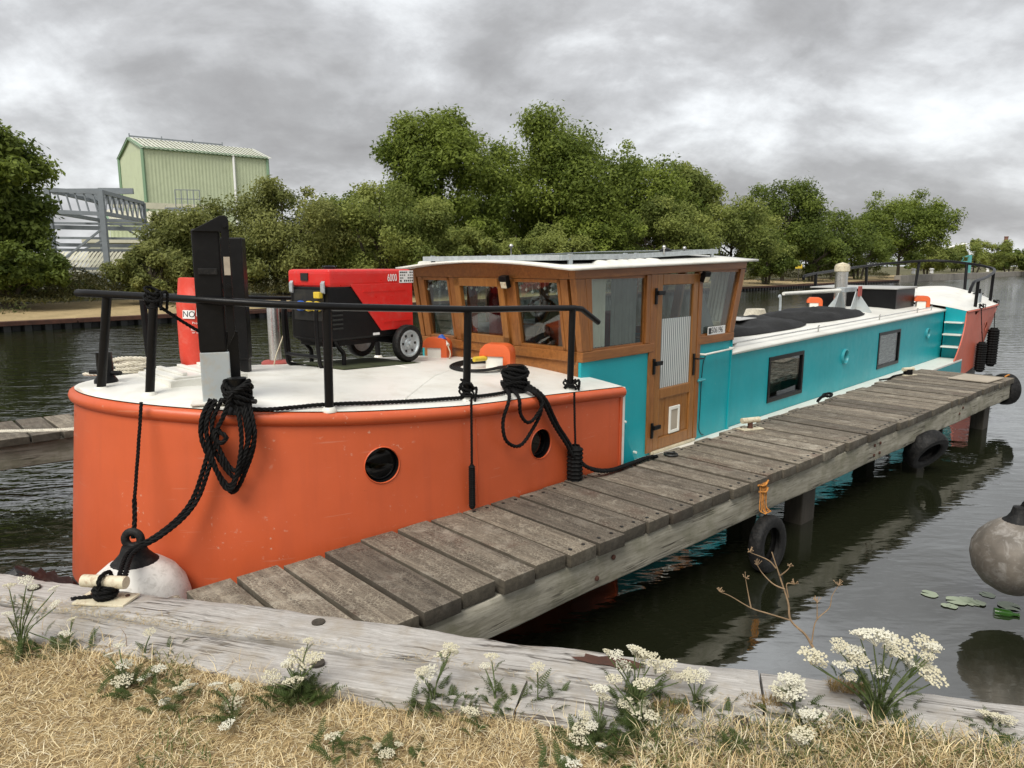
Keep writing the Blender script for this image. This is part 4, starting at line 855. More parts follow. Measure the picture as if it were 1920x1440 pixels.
# hatch with ribs on the fore deck
hx, hy = -4.02, .93; hz_ = zd(hx, hy)
ho = MB().box((hx, hy, hz_ + .015), (.48, .56, .06)).box((hx, hy, hz_ + .052), (.42, .50, .015)).build('hatch', 'white_deck', barge, bevel=.006)
for k_ in range(3): MB().box((hx - .13 + .13 * k_, hy, hz_ + .069), (.03, .44, .018)).build('hatch_rib', 'white_deck', ho, bevel=.005)
# exhaust stack of the fore deck
ex = MB().lathe([(.052, 0), (.052, .50), (.047, .515), (.047, .50)], 18, (-2.87, 2.05, zd(-2.87, 2.05) + .02)).build('exhaust_pipe', 'stainless', barge, smooth=40)
MB().lathe([(.12, 0), (.12, .035), (.10, .05), (.055, .055)], 20, (-2.87, 2.05, zd(-2.87, 2.05) - .01)).build('exhaust_flange', 'dull_red', ex, smooth=40)
# orange cowl ventilators
def cowl(s, w, rz, z0, sc=1.0):
    o = MB(); L, H, Wd = .20 * sc, .20 * sc, .155 * sc; prof_ = [(-.11 * sc, H * .62), (-.10 * sc, H * .80), (-.06 * sc, H)]
    for a in np.linspace(90, 0, 7): prof_.append((.07 * sc + .075 * sc * math.cos(R(a)), H - .075 * sc + .075 * sc * math.sin(R(a))))
    prof_ += [(.145 * sc, 0), (.085 * sc, 0), (.085 * sc, H * .52), (-.11 * sc, H * .52)]
    o.prism([(x_, -Wd / 2, z_) for x_, z_ in prof_], (0, Wd, 0)); q = o.build('ventilator', 'cowl_orange', barge, smooth=35, bevel=.004, loc=(s, w, z0)); q.rotation_euler = (0, 0, rz)
    MB().span((-.06 * sc, -Wd * .42, -.02), (.082 * sc, Wd * .42, H * .515)).build('ventilator_base', 'white_paint', q, bevel=.003)
cowl(-1.42, 1.62, R(-62), zd(-1.42, 1.62)); cowl(-1.62, .58, R(-62), zd(-1.62, .58), 1.08); cowl(8.1, 1.75, R(-62), rz_(8.1, 1.75), 1.1); cowl(9.75, .33, R(-62), rz_(9.75, .33), 1.1)
# flue, folded mast and its crutch on the after cabin
fl = MB().lathe([(.11, 0), (.11, .70), (.10, .71)], 20, (8.0, 1.22, rz_(8, 1.22) - .01)).build('chimney_flue', 'stainless', barge, smooth=40)
MB().lathe([(.10, .66), (.135, .68), (.135, .77), (.12, .78), (.12, .80), (.001, .84)], 20, (8.0, 1.22, rz_(8, 1.22))).build('flue_cap', 'cream_paint', fl, smooth=40)
tz = rz_(7.35, .85)
tb = MB()
for y in (.70, .98): tb.prism([(7.35, y - .26 if y < .8 else y + .26, tz - .02), (7.35, y, tz - .02), (7.35, y, tz + .34)], (.02, 0, 0)); tb.prism([(7.05, y, tz - .02), (7.65, y, tz - .02), (7.40, y, tz + .34), (7.30, y, tz + .34)], (0, .016, 0))
tb.build('mast_crutch', 'pale_steel', barge); MB().box((7.35, .66, tz + .34), (.14, .03, .18)).build('crutch_lug', 'dull_red', barge, bevel=.01)
MB().box((7.25, .85, tz + .37), (.60, .14, .08)).build('mast_heel', 'grey_steel', barge, bevel=.008); MB().tube([(7.2, .85, tz + .36), (4.9, .95, tz + .36)], [.036, .026], 10).build('folded_mast', 'white_paint', barge, smooth=50)
MB().box((12.2, -.18, zd(12.2, -.18) + .10), (.22, .02, .2)).build('cleat_plate', 'galvanised', barge)
# ================================================================== THINGS ON AND ROUND THE BARGE
def onb(name, s, w, z, rz, label, cat, group=None): return empty(name, bw(s, w, z), BRZ2 + rz, label, cat, group)
# generator: local x along its long side, y into the boat
GX = Vector((-2.86, 1.22)); GR = math.atan2(.10, .8)
gen = onb('generator', -2.84, 1.18, zd(-2.45, 1.5) + .005, GR, 'red and black wheeled generator standing on the white fore deck', 'generator')
L, W_, Z0, Z1 = .88, .50, .235, .80
MB().span((0, 0, Z0), (L, W_, Z1 - .13)).build('body', 'black_paint', gen, bevel=.02)
MB().prism([(0 - .012, -.012, Z1 - .14), (L + .012, -.012, Z1 - .14), (L + .012, -.012, Z1), (-.012, -.012, Z1)], (0, W_ + .024, 0)).build('hood', 'red_paint', gen, bevel=.035, seg=3)
for y in (-.014, W_ + .002):
    sp_ = MB().prism([(.20, y, Z1 - .12), (L + .011, y, Z1 - .12), (L + .011, y, Z0 + .055), (.52, y, Z0 + .055)], (0, .012, 0)).build('side_panel', 'red_paint', gen, bevel=.003)
    for k_, (a, b) in enumerate(((.33, .80), (.44, .82), (.54, .86))): MB().bar((a, y - (.001 if y < 0 else -.013), Z1 - .18 - .13 * k_), (b, y - (.001 if y < 0 else -.013), Z1 - .18 - .13 * k_ + .004), .006, .008).build('rib', 'red_paint', sp_)
MB().span((L + .002, .01, Z0 + .06), (L + .013, W_ - .01, Z1 - .141)).build('end_panel', 'red_paint', gen)
text('rating_number', '6000', .088, 'print_white', gen, frame((.600, -.016, Z1 - .075), (1, 0, 0), (0, 0, 1)), .001, sx=.62)
stk = MB().box((.820, -.0155, Z1 - .065), (.165, .003, .105)).build('sticker', 'print_white', gen)
rg = random.Random(5)
for r_ in range(4):
    for k_ in range(7):
        if rg.random() < .8: MB().box((.752 + .023 * k_, -.018, Z1 - .028 - .024 * r_), (rg.uniform(.010, .019), .002, .009 if r_ < 3 else .014)).build('sticker_print', 'print_black', stk)
MB().span((-.010, .06, Z0 + .16), (-.004, W_ - .06, Z1 - .16)).build('control_recess', 'hull_black', gen)
for y, m_ in ((.12, 'yellow_plastic'), (.22, 'yellow_plastic'), (.33, 'blue_plastic')):
    so_ = MB().lathe([(.040, 0), (.042, .03), (.034, .045), (.001, .05)], 14, (0, 0, 0), Matrix.Rotation(R(-90), 4, 'Y')).build('socket', m_, gen, smooth=40, loc=(-.010, y, Z1 - .29))
MB().box((-.03, .10, Z1 - .20), (.04, .07, .05)).build('switch', 'yellow_plastic', gen, bevel=.006); MB().box((-.016, .28, Z1 - .06), (.012, .09, .06)).build('hood_vent', 'hull_black', gen)
for y in (.05, W_ - .05): MB().prism([(-.014, y - .02, Z1 - .09), (-.03, y - .02, Z1 - .11), (-.03, y - .02, Z1 - .18), (-.014, y - .02, Z1 - .19)], (0, .04, 0)).build('hood_clip', 'galvanised', gen, bevel=.003)
for y in (.04, W_ - .04):
    MB().tube(crom([(-.02, y, Z0 + .30), (-.10, y, Z0 + .24), (-.09, y, .10), (-.05, y, .03), (.06, y, .02)], 6), .016, 8).build('handle_tube', 'black_paint', gen, smooth=60)
    MB().tube(crom([(.02, y, Z0 + .10), (.10, y, Z0 - .05), (.15, y, .12), (.15, y, .0)], 6), .018, 8).build('leg', 'black_paint', gen, smooth=60)
MB().tube([(-.095, .04, .12), (-.095, W_ - .04, .12)], .014, 8).build('handle_tube', 'black_paint', gen, smooth=60)
for k_ in range(6): MB().box((-.02 + .022 * k_, W_ / 2, Z0 + .01 - .012 * k_), (.012, W_ - .16, .010)).build('grille_slat', 'black_paint', gen)
MB().span((.04, .06, Z0 - .05), (L - .06, W_ - .06, Z0 + .005)).build('chassis', 'black_paint', gen)
wr = .162
for y, sg in ((-.055, -1), (W_ + .055, 1)):
    m_ = Matrix.Rotation(R(-90 * sg), 4, 'X'); c_ = (L - .10, y, wr)
    ty = MB().lathe([(wr * .70, -.028), (wr * .80, -.036), (wr * .94, -.034), (wr, -.022), (wr, .022), (wr * .94, .034), (wr * .80, .036), (wr * .70, .028), (wr * .70, -.028)], 32, c_, m_, False).build('wheel', 'black_rubber', gen, smooth=45)
    MB().lathe([(wr * .72, -.02), (wr * .72, .030), (wr * .64, .032), (wr * .58, .018), (wr * .30, .012), (wr * .26, .022), (.02, .024), (.018, .045), (.001, .046)], 28, c_, m_).build('rim', 'galvanised', ty, smooth=40)
    for k_ in range(6):
        a = 2 * math.pi * k_ / 6; MB().lathe([(.012, .0), (.012, .0195)], 8, Vector(c_) + m_ @ Vector((wr * .45 * math.cos(a), wr * .45 * math.sin(a), 0)), m_).build('wheel_hole', 'hull_black', ty)
for y in (-.004, W_ + .004):
    for k_ in range(6): MB().box((.07 + .0 * k_, y, Z0 + .10 + .035 * k_), (.10, .012, .014)).build('vent_slat', 'hull_black', gen)
MB().lathe([(.05, 0), (.05, .02), (.04, .028), (.001, .03)], 16, (.30, .36, Z1)).build('fuel_cap', 'black_paint', gen, smooth=40)
MB().box((.47, -.0035, Z0 + .03), (.07, .004, .02)).build('maker_plate', 'print_white', gen)
MB().tube([(L - .10, -.03, wr), (L - .10, W_ + .03, wr)], .014, 8).build('axle', 'black_paint', gen)
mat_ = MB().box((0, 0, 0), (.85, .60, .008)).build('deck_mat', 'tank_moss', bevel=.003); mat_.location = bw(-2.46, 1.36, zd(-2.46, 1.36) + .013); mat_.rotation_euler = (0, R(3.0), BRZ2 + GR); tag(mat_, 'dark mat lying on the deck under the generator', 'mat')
# red NO GAS cylinder
cyb = zd(-3.78, 1.62); cy = onb('gas_cylinder', -3.74, 1.58, cyb + .02, 0, 'tall red cylinder with a NO GAS label behind the black mast column', 'cylinder'); cy.rotation_euler = (R(-2), R(5), BRZ2)
prof_ = [(.085, 0), (.10, .02), (.112, .10), (.125, .30), (.135, .46), (.137, .50), (.128, .515), (.125, .62), (.122, .655), (.11, .66), (.11, .635), (.001, .63)]
MB().lathe(prof_, 28).build('shell', 'red_plastic', cy, smooth=40)
MB().box((-.05, 0, -.015), (.30, .12, .05)).build('foot', 'black_paint', cy, bevel=.01)
def wrap(o, R_, z0, ang0):  # wrap flat lettering (x, y) round the cylinder
    me = o.data
    for v_ in me.vertices:
        a = ang0 + v_.co.x / R_; r_ = R_ + v_.co.z; v_.co = (r_ * math.cos(a), r_ * math.sin(a), z0 + v_.co.y)
I4 = Matrix.Identity(4); ca_ = R(-150)
def label_patch(a0, a1, z0, z1, r_, mat, nm):
    return MB().grid(lambda i, j: (r_ * math.cos(a0 + (a1 - a0) * i / 10), r_ * math.sin(a0 + (a1 - a0) * i / 10), z0 + (z1 - z0) * j), 11, 2).build(nm, mat, cy)
label_patch(R(-152), R(-116), .365, .425, .1385, 'print_white', 'label_patch'); label_patch(R(-112), R(-60), .385, .45, .1405, 'print_white', 'label_patch')
o = text('label_text', 'NO', .062, 'print_black', cy, I4, .0005, 'CENTER', .9); wrap(o, .1395, .395, R(-133)); o = text('label_text', 'GAS', .062, 'print_black', cy, I4, .0005, 'CENTER', .9); wrap(o, .1415, .417, R(-86))
for k_, (s_, z_) in enumerate((('Property', .335), ('No weight', .285), ('or naked', .268))): o = text('label_text', s_, .024, 'print_white', cy, I4, .0005, 'CENTER'); wrap(o, .131 - .002 * k_, z_, R(-105))
# coiled white rope on the fore deck and the black warp lying along the deck edge
mb = MB(); c_ = Vector(bw(-4.15, 1.62, zd(-4.15, 1.62) + .03))
for k_ in range(4): strands(mb, [c_ + Vector((.10 * math.cos(a) * (1 + .1 * k_), .07 * math.sin(a) * (1 + .1 * k_), .022 * k_ + .03 * max(0, math.sin(a + k_)) )) for a in np.linspace(0, 6.28, 14)], .014)
strands(mb, [c_ + Vector((-.10, -.02, 0)), c_ + Vector((-.22, -.04, -.02)), c_ + Vector((-.36, .0, -.03))], .014)
tag(mb.build('rope', 'rope_white', smooth=60, recalc=False), 'small coil of off-white rope on the white fore deck', 'rope')
dk = [bw(s, w, zd(s, w) + .022) for s, w in ((-4.08, .02), (-3.95, -.03), (-3.66, -.06), (-3.3, -.16), (-2.9, -.23), (-2.5, -.27), (-2.25, -.24))]
rope('rope', dk, .013, 'rope_black', 'black rope lying along the white deck edge between the two bollards')
# hank of black rope on the bow bollard, hanging down the orange plating
mb = MB(); b1 = bw(-4.12, .06, zd(-4.12, .06))
for k_ in range(7):
    a0 = k_ * .9; strands(mb, [b1 + Vector((math.cos(a + a0) * (.062 + .006 * (k_ % 3)), math.sin(a + a0) * (.062 + .006 * (k_ % 3)), .05 + .018 * k_ + .02 * math.sin(2 * a + k_))) for a in np.linspace(0, 6.4, 14)], .0135)
B1 = [(-1.533, 3.83, 1.60)]
def hang(x0, x1, zb_, y, zt=1.57, bulge=.0): return [(x0, y + .05, zt), (x0 - .035, y, zt - .10), (x0 - .03 + bulge, y - .015, (zt + zb_) / 2), ((x0 + x1) / 2 - .03, y - .02, zb_ + .02), ((x0 + x1) / 2 + .03, y - .02, zb_), (x1 + .02, y - .01, (zt + zb_) / 2 - .02), (x1 + .02, y, zt - .12), (x1 - .02, y + .05, zt)]
for x0, x1, zb_, y in ((-1.67, -1.45, 1.075, 3.815), (-1.66, -1.475, 1.12, 3.79), (-1.64, -1.44, 1.16, 3.805), (-1.625, -1.50, 1.10, 3.775), (-1.60, -1.46, 1.20, 3.79)): strands(mb, hang(x0, x1, zb_, y), .0135)
strands(mb, [(-1.52, 3.78, 1.62), (-1.56, 3.76, 1.50), (-1.61, 3.75, 1.40), (-1.585, 3.745, 1.35), (-1.55, 3.75, 1.38), (-1.60, 3.755, 1.42)], .0135)
tag(mb.build('rope', 'rope_black', smooth=60, recalc=False), 'hank of black rope hung on the bow bollard over the orange hull', 'rope')
CL = bank(-3.00, -.12, .715)   # bank cleat position
mb = MB()
for dx in (-.012, .016): strands(mb, [(-1.62 + dx, 3.79, 1.42), (-1.67 + dx, 3.77, 1.24), (-1.73 + dx, 3.74, 1.06), (-1.80 + dx, 3.69, .95), (-1.90 + dx, 3.60, .87), (-1.99 + dx, 3.50, .82), (CL.x + .06 + dx, CL.y + .02, .80), (CL.x + .01 + dx, CL.y - .03, .785)], .0135)
tag(mb.build('rope', 'rope_black', smooth=60, recalc=False), 'doubled black mooring line from the bow down to the bank cleat', 'rope')
# second bollard: ropes wound on it, loops down the hull and lines to the jetty
mb = MB(); b2 = bw(-2.18, -.20, zd(-2.18, -.2))
for k_ in range(8): strands(mb, [b2 + Vector((math.cos(a + k_) * (.078 + .008 * (k_ % 3)), math.sin(a + k_) * (.078 + .008 * (k_ % 3)), .03 + .019 * k_ + .015 * math.sin(2 * a + k_))) for a in np.linspace(0, 6.4, 14)], .0135)
o_ = Vector((.018, -.018, 0))
strands(mb, [b2 + Vector((-.06, -.06, .03)), Vector((-.036, 4.70, 1.42)) + o_, Vector((-.079, 4.655, 1.265)) + o_, Vector((-.054, 4.674, 1.131)) + o_, Vector((.037, 4.762, 1.078)) + o_, Vector((.132, 4.863, 1.18)) + o_, Vector((.189, 4.92, 1.302)) + o_, Vector((.15, 4.88, 1.42)) + o_, b2 + Vector((.06, -.04, .03))], .0135)
strands(mb, [b2 + Vector((-.02, -.07, .03)), Vector((.03, 4.76, 1.41)) + o_, Vector((.04, 4.77, 1.30)) + o_, Vector((.09, 4.81, 1.23)) + o_, Vector((.15, 4.87, 1.26)) + o_, Vector((.19, 4.91, 1.36)) + o_, b2 + Vector((.07, 0, .04))], .0135)
tag(mb.build('rope', 'rope_black', smooth=60, recalc=False), 'black rope wound on the second bollard with loops hanging over the hull', 'rope')
mb = MB()
for k_, dx in enumerate((0, .025)): strands(mb, [b2 + Vector((.07, -.03, .05 + .02 * k_)), Vector((.20 + dx, 4.93 + dx, 1.38)), Vector((.30 + dx, 5.02 + dx, 1.17)), Vector((.40 + dx, 5.10 + dx, 1.0)), Vector((.47 + dx, 5.14 + dx, .88 - .01 * k_)), Vector((.58 + dx, 5.20, .79 - .015 * k_)), Vector((.75, 5.32 - .03 * k_, .735)), Vector((.95, 5.55 - .03 * k_, .722)), Vector((1.13, 5.74 - .02 * k_, .722)), Vector((1.22, 5.78, .72))], .0145)
tag(mb.build('rope', 'rope_black', smooth=60, recalc=False), 'twin black mooring lines running from the second bollard to the jetty planks', 'rope')
# ties of the fenders round the rail posts
def tie(c, n, r0, lab):
    mb = MB(); c = Vector(c)
    for k_ in range(n): strands(mb, [c + Vector((math.cos(a + k_ * 1.3) * (r0 + .006 * (k_ % 3)), math.sin(a + k_ * 1.3) * (r0 + .006 * (k_ % 3)), .017 * k_ + .02 * math.sin(a * (1 + k_ % 2) + k_))) for a in np.linspace(0, 6.4, 12)], .008)
    for q in (.6, -.5): strands(mb, [c + Vector((r0, 0, .05)), c + Vector((r0 + .03, q * .05, .06)), c + Vector((r0 + .02, q * .06, -.03))], .008)
    return mb
# fenders
def plait(mb, top, L_, r_):
    n, m_ = 28, int(L_ * max(45, min(200, 5.5 / r_)))
    def fn(i, j):
        a = 2 * math.pi * i / n; z = -L_ * j / (m_ - 1); e_ = min(1, j / 3, (m_ - 1 - j) / 3) ; rr = r_ * (.55 + .45 * e_) * (1 + .24 * math.sin(4 * a + j * 1.05) * math.sin(4 * a - j * 1.05))
        return (top[0] + rr * math.cos(a), top[1] + rr * math.sin(a), top[2] + z)
    return mb.grid(fn, n, m_, True)
def rope_fender(hook, top, L_, r_, label, knot=True):
    e_ = empty('rope_fender', top, 0, label, 'fender', 'plaited rope fenders'); t_ = Vector(top)
    plait(MB(), (0, 0, 0), L_, r_).build('plaited_body', 'rope_black', e_, smooth=70)
    h_ = Vector(hook) - t_; mb = MB(); strands(mb, [h_, h_ * .5 + Vector((0, 0, -.01)), Vector((0, 0, .03)), Vector((0, 0, -.03))], .009)
    mb.build('lanyard', 'rope_black', e_, smooth=60, recalc=False)
    if knot:
        o = tie(h_ + Vector((0, 0, .02)), 4, .036, '').build('knot', 'rope_black', e_, smooth=60, recalc=False)
    return e_
rope_fender((-.262, 4.485, 1.45), (-.262, 4.475, 1.02), .30, .020, 'thin black rope fender hanging on the orange hull between two portholes', False)
o = tie(bw(-2.70, -.252, 1.43), 7, .036, '').build('rope', 'rope_black', smooth=60, recalc=False); tag(o, 'black rope knotted round the fourth rail post above the thin fender', 'rope')
rope_fender((.462, 5.185, 1.37), (.475, 5.185, .97), .34, .055, 'thick plaited black fender beside the second porthole at the hull corner', False)
o = tie(bw(-1.68, -.302, 1.37), 4, .040, '').build('rope', 'rope_black', smooth=60, recalc=False); tag(o, 'black rope knotted round the last rail post before the wheelhouse', 'rope')
rope_fender(bw(11.3, -.40, 1.44), bw(11.25, -.49, .76), .62, .085, 'thick plaited fender hanging left on the far orange stern')
rope_fender(bw(13.0, -.32, 1.46), bw(12.75, -.40, .95), .85, .10, 'thick plaited fender hanging rightmost at the end of the stern')
o = tie(bw(-4.46, .24, 2.10), 5, .030, '').build('rope', 'rope_black', smooth=60, recalc=False); tag(o, 'black lashing round the bow end of the guard rail', 'rope')
rope('rope', [bw(-4.45, .24, 2.10), bw(-4.28, .28, 1.98), bw(-4.16, .27, 1.90)], .010, 'rope_black', 'short black line from the bow rail to the mast column')
# white ball fender at the bow
bf = empty('ball_fender', (-2.03, 3.61, .48), 0, 'big white ball fender with a black eye squeezed between bow and bank', 'fender')
MB().lathe([(.001, -.27), (.09, -.255), (.17, -.21), (.235, -.13), (.265, -.03), (.265, .04), (.245, .12), (.20, .19), (.14, .24), (.10, .26)], 36).build('ball', 'white_fender', bf, smooth=70)
MB().lathe([(.135, .236), (.10, .268), (.072, .30), (.058, .34), (.001, .345)], 24).build('neck', 'black_rubber', bf, smooth=50)
MB().grid(lambda i, j: ((.042 + .022 * math.cos(2 * math.pi * j / 10)) * math.cos(2 * math.pi * i / 20), .02 * math.sin(2 * math.pi * j / 10), .375 + (.042 + .022 * math.cos(2 * math.pi * j / 10)) * math.sin(2 * math.pi * i / 20)), 20, 11, True).build('eye', 'black_rubber', bf, smooth=60)
mb = MB(); strands(mb, [(.0, .0, .38), (.0, .03, .46), (-.005, .06, .58)], .013); strands(mb, [(-.005, .06, .58), (-.005, .13, .8), (-.005, .215, 1.08)], .010); bf_r = mb.build('lanyard', 'rope_black', bf, smooth=60, recalc=False)
# grey ball fender on a mooring post at the right
gf = empty('ball_fender', (3.33, 4.45, .40), 0, 'grey ball fender hanging above the water at the right edge', 'fender')
MB().lathe([(.001, -.255), (.09, -.24), (.17, -.19), (.23, -.11), (.254, -.01), (.25, .06), (.22, .13), (.17, .19), (.11, .235), (.08, .25)], 36).build('ball', 'grey_fender', gf, smooth=70)
MB().lathe([(.10, .238), (.07, .262), (.05, .295), (.04, .34), (.001, .35)], 24).build('neck', 'black_rubber', gf, smooth=50)
mb = MB(); strands(mb, [(0, 0, .33), (.15, .02, .55), (.32, .05, .80)], .011); mb.build('lanyard', 'rope_black', gf, smooth=60, recalc=False)
mp_ = MB().lathe([(.11, -1), (.105, .6), (.10, 1.3), (.08, 1.36), (.001, 1.37)], 14, (3.74, 4.50, 0)).build('mooring_post', 'dark_timber', smooth=50); tag(mp_, 'dark round mooring post beside the grey ball fender', 'post')
# old tyres on the jetty
def tyre(name, loc, axis, D_, label, tread=True, w_=.11):
    R_ = D_ / 2; z = Vector(axis).normalized(); m_ = z.to_track_quat('Z', 'Y').to_matrix().to_4x4(); h = w_ / 2; n = 72
    pf = [(.60, -.55), (.60, -.75), (.66, -.95), (.80, -1.02), (.92, -.95), (.975, -.78), (1, -.5), (1.01, -.17), (1.01, .17), (1, .5), (.975, .78), (.92, .95), (.80, 1.02), (.66, .95), (.60, .75), (.60, .55), (.64, .5), (.90, .6), (.95, 0), (.90, -.6), (.64, -.5)]
    def fn(i, j):
        r_, q = pf[j % len(pf)]
        if tread and 5 <= j <= 10:
            ph_ = (i + (2 if q > 0 else 0) + int(abs(q) * 3)) % 4
            if ph_ == 0: r_ -= .045
        a = 2 * math.pi * i / n; return m_ @ Vector((r_ * R_ * math.cos(a), r_ * R_ * math.sin(a), q * h))
    o = MB().grid(fn, n, len(pf) + 1, True).build(name, 'black_rubber', smooth=35, loc=loc); tag(o, label, 'tyre', 'tyre fenders on the jetty'); return o
jn = (js, -jc, 0)
p1 = jw(1.33, -.085, .20); tyre('tyre', p1, (jn[0], jn[1], .06), .44, 'worn tyre hung by orange rope on the near part of the jetty beam', w_=.105)
p2 = jw(4.95, -.03, .29); tyre('tyre', p2, (jn[0] * .85 - jc * .3, jn[1] * .85 - js * .3, -.55), .48, 'tilted tyre half under the middle of the jetty beam', w_=.17)
p3 = jw(JEND + .13, .12, .50); tyre('tyre', p3, (jc * .75 + js * .6, js * .75 - jc * .6, 0), .46, 'small tyre hung on the far end of the jetty', w_=.17)
mb = MB()
for k_ in range(7):
    x_ = 1.29 + .014 * k_; strands(mb, [jw(x_ + random.uniform(-.02, .02), .03, .69), jw(x_ + random.uniform(-.015, .015), -.02, .66), jw(x_ + random.uniform(-.012, .012), -.028, .56), jw(x_ + random.uniform(-.03, .03), -.035, .47 + random.uniform(-.03, .01)), jw(x_ + .01, -.07, .44)], .0042, nside=4)
strands(mb, [jw(1.25, -.02, .665), jw(1.33, -.035, .65), jw(1.41, -.02, .672)], .007); strands(mb, [jw(1.27, -.02, .61), jw(1.34, -.042, .60), jw(1.39, -.03, .62)], .007)
tag(mb.build('rope', 'rope_orange', smooth=60, recalc=False), 'frayed orange rope lashing the near tyre to the jetty beam', 'rope')
rope('rope', [jw(JEND - .05, .10, .705), jw(JEND + .08, .08, .72), jw(JEND + .12, .10, .66)], .012, 'rope_orange', 'orange rope end above the small tyre at the jetty end')
# cleats
def cleat(loc, rz, label, sc=1.0):
    e_ = empty('mooring_cleat', loc, rz, label, 'cleat', 'cream painted mooring cleats')
    MB().box((0, 0, .006 * sc), (.26 * sc, .13 * sc, .012 * sc)).build('base_plate', 'cream_paint', e_, bevel=.003)
    MB().lathe([(.032 * sc, .011 * sc), (.026 * sc, .03 * sc), (.026 * sc, .09 * sc)], 14).build('stem', 'rust', e_, smooth=40)
    MB().tube([(-.11 * sc, 0, .095 * sc), (.11 * sc, 0, .095 * sc)], .030 * sc, 14).build('cross_bar', 'cream_paint', e_, smooth=50)
    for x_ in (-.09, .09): MB().lathe([(.011 * sc, .011 * sc), (.011 * sc, .017 * sc), (.005 * sc, .019 * sc)], 8, (x_ * sc, .03 * sc, 0)).build('bolt', 'rust', e_)
    return e_
cleat(CL, BRZ + R(8), 'cream cleat wound with black rope on the foreground timber')
mb = MB()
for k_ in range(5): strands(mb, [CL + Vector((math.cos(a + k_) * (.042 + .008 * (k_ % 2)), math.sin(a + k_) * (.042 + .008 * (k_ % 2)), .022 + .013 * k_)) for a in np.linspace(0, 6.4, 12)], .010)
strands(mb, [CL + Vector((.0, -.045, .07)), CL + Vector((.0, -.04, .125)), CL + Vector((.01, .03, .13)), CL + Vector((.01, .045, .06))], .011); strands(mb, [CL + Vector((-.05, 0, .02)), CL + Vector((-.10, -.01, .02)), CL + Vector((-.16, -.01, .012))], .010)
tag(mb.build('rope', 'rope_black', smooth=60, recalc=False), 'turns of black rope round the foreground cleat', 'rope')
cleat(jw(2.78, .90, .702), R(22), 'bare cream cleat standing on the jetty below the first cabin window', .95)
cleat(jw(7.72, 1.12, .702), R(22), 'cream cleat wrapped in dark line near the barge steps', .95)
c3 = jw(7.72, 1.12, .702); mb = MB()
for k_ in range(4): strands(mb, [c3 + Vector((math.cos(a + k_) * .05, math.sin(a + k_) * .05, .022 + .018 * k_)) for a in np.linspace(0, 6.4, 12)], .014)
strands(mb, [c3 + Vector((-.05, 0, .02)), c3 + Vector((-.3, -.18, .015)), c3 + Vector((-.5, -.42, .015)), c3 + Vector((-.7, -.55, .015))], .013)
tag(mb.build('rope', 'rope_black', smooth=60, recalc=False), 'dark line wound on the cleat near the barge steps', 'rope')
rope('rope', [jw(4.65, 1.07, .715), jw(4.75, 1.10, .72), jw(4.95, 1.14, .73), jw(5.05, 1.10, .72), jw(5.2, 1.15, .73), jw(5.02, 1.16, .74), jw(4.9, 1.12, .73)], .018, 'rope_black', 'short dark strap lying at the jetty edge below the first round porthole')
ring = MB().grid(lambda i, j: ((.05 + .011 * math.cos(2 * math.pi * j / 8)) * math.cos(2 * math.pi * i / 20), (.05 + .011 * math.cos(2 * math.pi * j / 8)) * math.sin(2 * math.pi * i / 20), .011 * math.sin(2 * math.pi * j / 8)), 20, 9, True).build('mooring_ring', 'hull_black', smooth=60, loc=jw(1.36, .84, .716)); tag(ring, 'dark iron ring lying on the jetty planks near the door', 'ring')
# mooring line from the second jetty
rope('rope', [Vector((-5.6, 6.15, .74)), Vector((-5.0, 6.30, .80)), bw(-4.2, 2.1, 1.12), bw(-4.05, 2.12, 1.47)], .016, 'rope_white', 'slack off-white mooring line crossing the small jetty on the left')
# things on the after cabin
def covered(name, s0, s1, w0, w1, h, label, seed, taper=.1):
    rg_ = random.Random(seed); n, m_ = 26, 14; ph = [rg_.uniform(0, 6) for _ in range(6)]
    def fn(i, j):
        u, v_ = i / (n - 1) * 2 - 1, j / (m_ - 1) * 2 - 1; k_ = (1 - abs(u) ** 5) * (1 - abs(v_) ** 4); k_ = max(0, k_) ** .45
        s = (s0 + s1) / 2 + (s1 - s0) / 2 * u * (1 - .0 * v_ * v_); w = (w0 + w1) / 2 + (w1 - w0) / 2 * v_ * (1 - taper * (.5 - u * .5) ** 2) * (1 - .22 * abs(u) ** 4)
        wr_ = .018 * math.sin(7 * u + 3 * v_ + ph[0]) + .012 * math.sin(13 * u - 5 * v_ + ph[1]) + .01 * math.sin(23 * v_ + 4 * u + ph[2])
        return (s, w, rz_(min(10, max(1.4, s)), w) + .012 + h * k_ + wr_ * k_)
    o = MB().grid(fn, n, m_).build(name, 'black_fabric', smooth=70, loc=BO); o.rotation_euler = (0, 0, BRZ2); return tag(o, label, 'covered bundle')
c1_ = covered('covered_bundle', 1.95, 4.55, .30, 1.45, .065, 'black covered bundle with pale patches lying just behind the wheelhouse', 1)
covered('covered_bundle', 4.45, 7.05, .34, 1.35, .085, 'black fabric cover over a flat boat shape on the white cabin roof', 2)
for s, w in ((2.55, .95), (3.35, .95)):
    q = MB().box((0, 0, 0), (.5, .42, .006)).build('pale_patch', 'pale_panel', None, loc=bw(s, w, rz_(s, w) + .100)); q.rotation_euler = (0, R(-1), BRZ2); tag(q, 'pale grey board on the black bundle, ' + ('nearest the wheelhouse' if s < 3 else 'second from the wheelhouse'), 'board')
bxo = onb('storage_box', 8.55, .42, rz_(8.55, .42) + .004, 0, 'large black storage box with a grey lid on the after deck', 'box')
MB().span((0, 0, 0), (1.15, 1.55, .36)).build('box_body', 'black_paint', bxo, bevel=.012); MB().prism([(-.03, -.03, .362), (1.18, -.03, .362), (1.18, -.03, .40), (-.03, -.03, .385)], (0, 1.61, 0)).build('lid', 'pale_panel', bxo, bevel=.008)
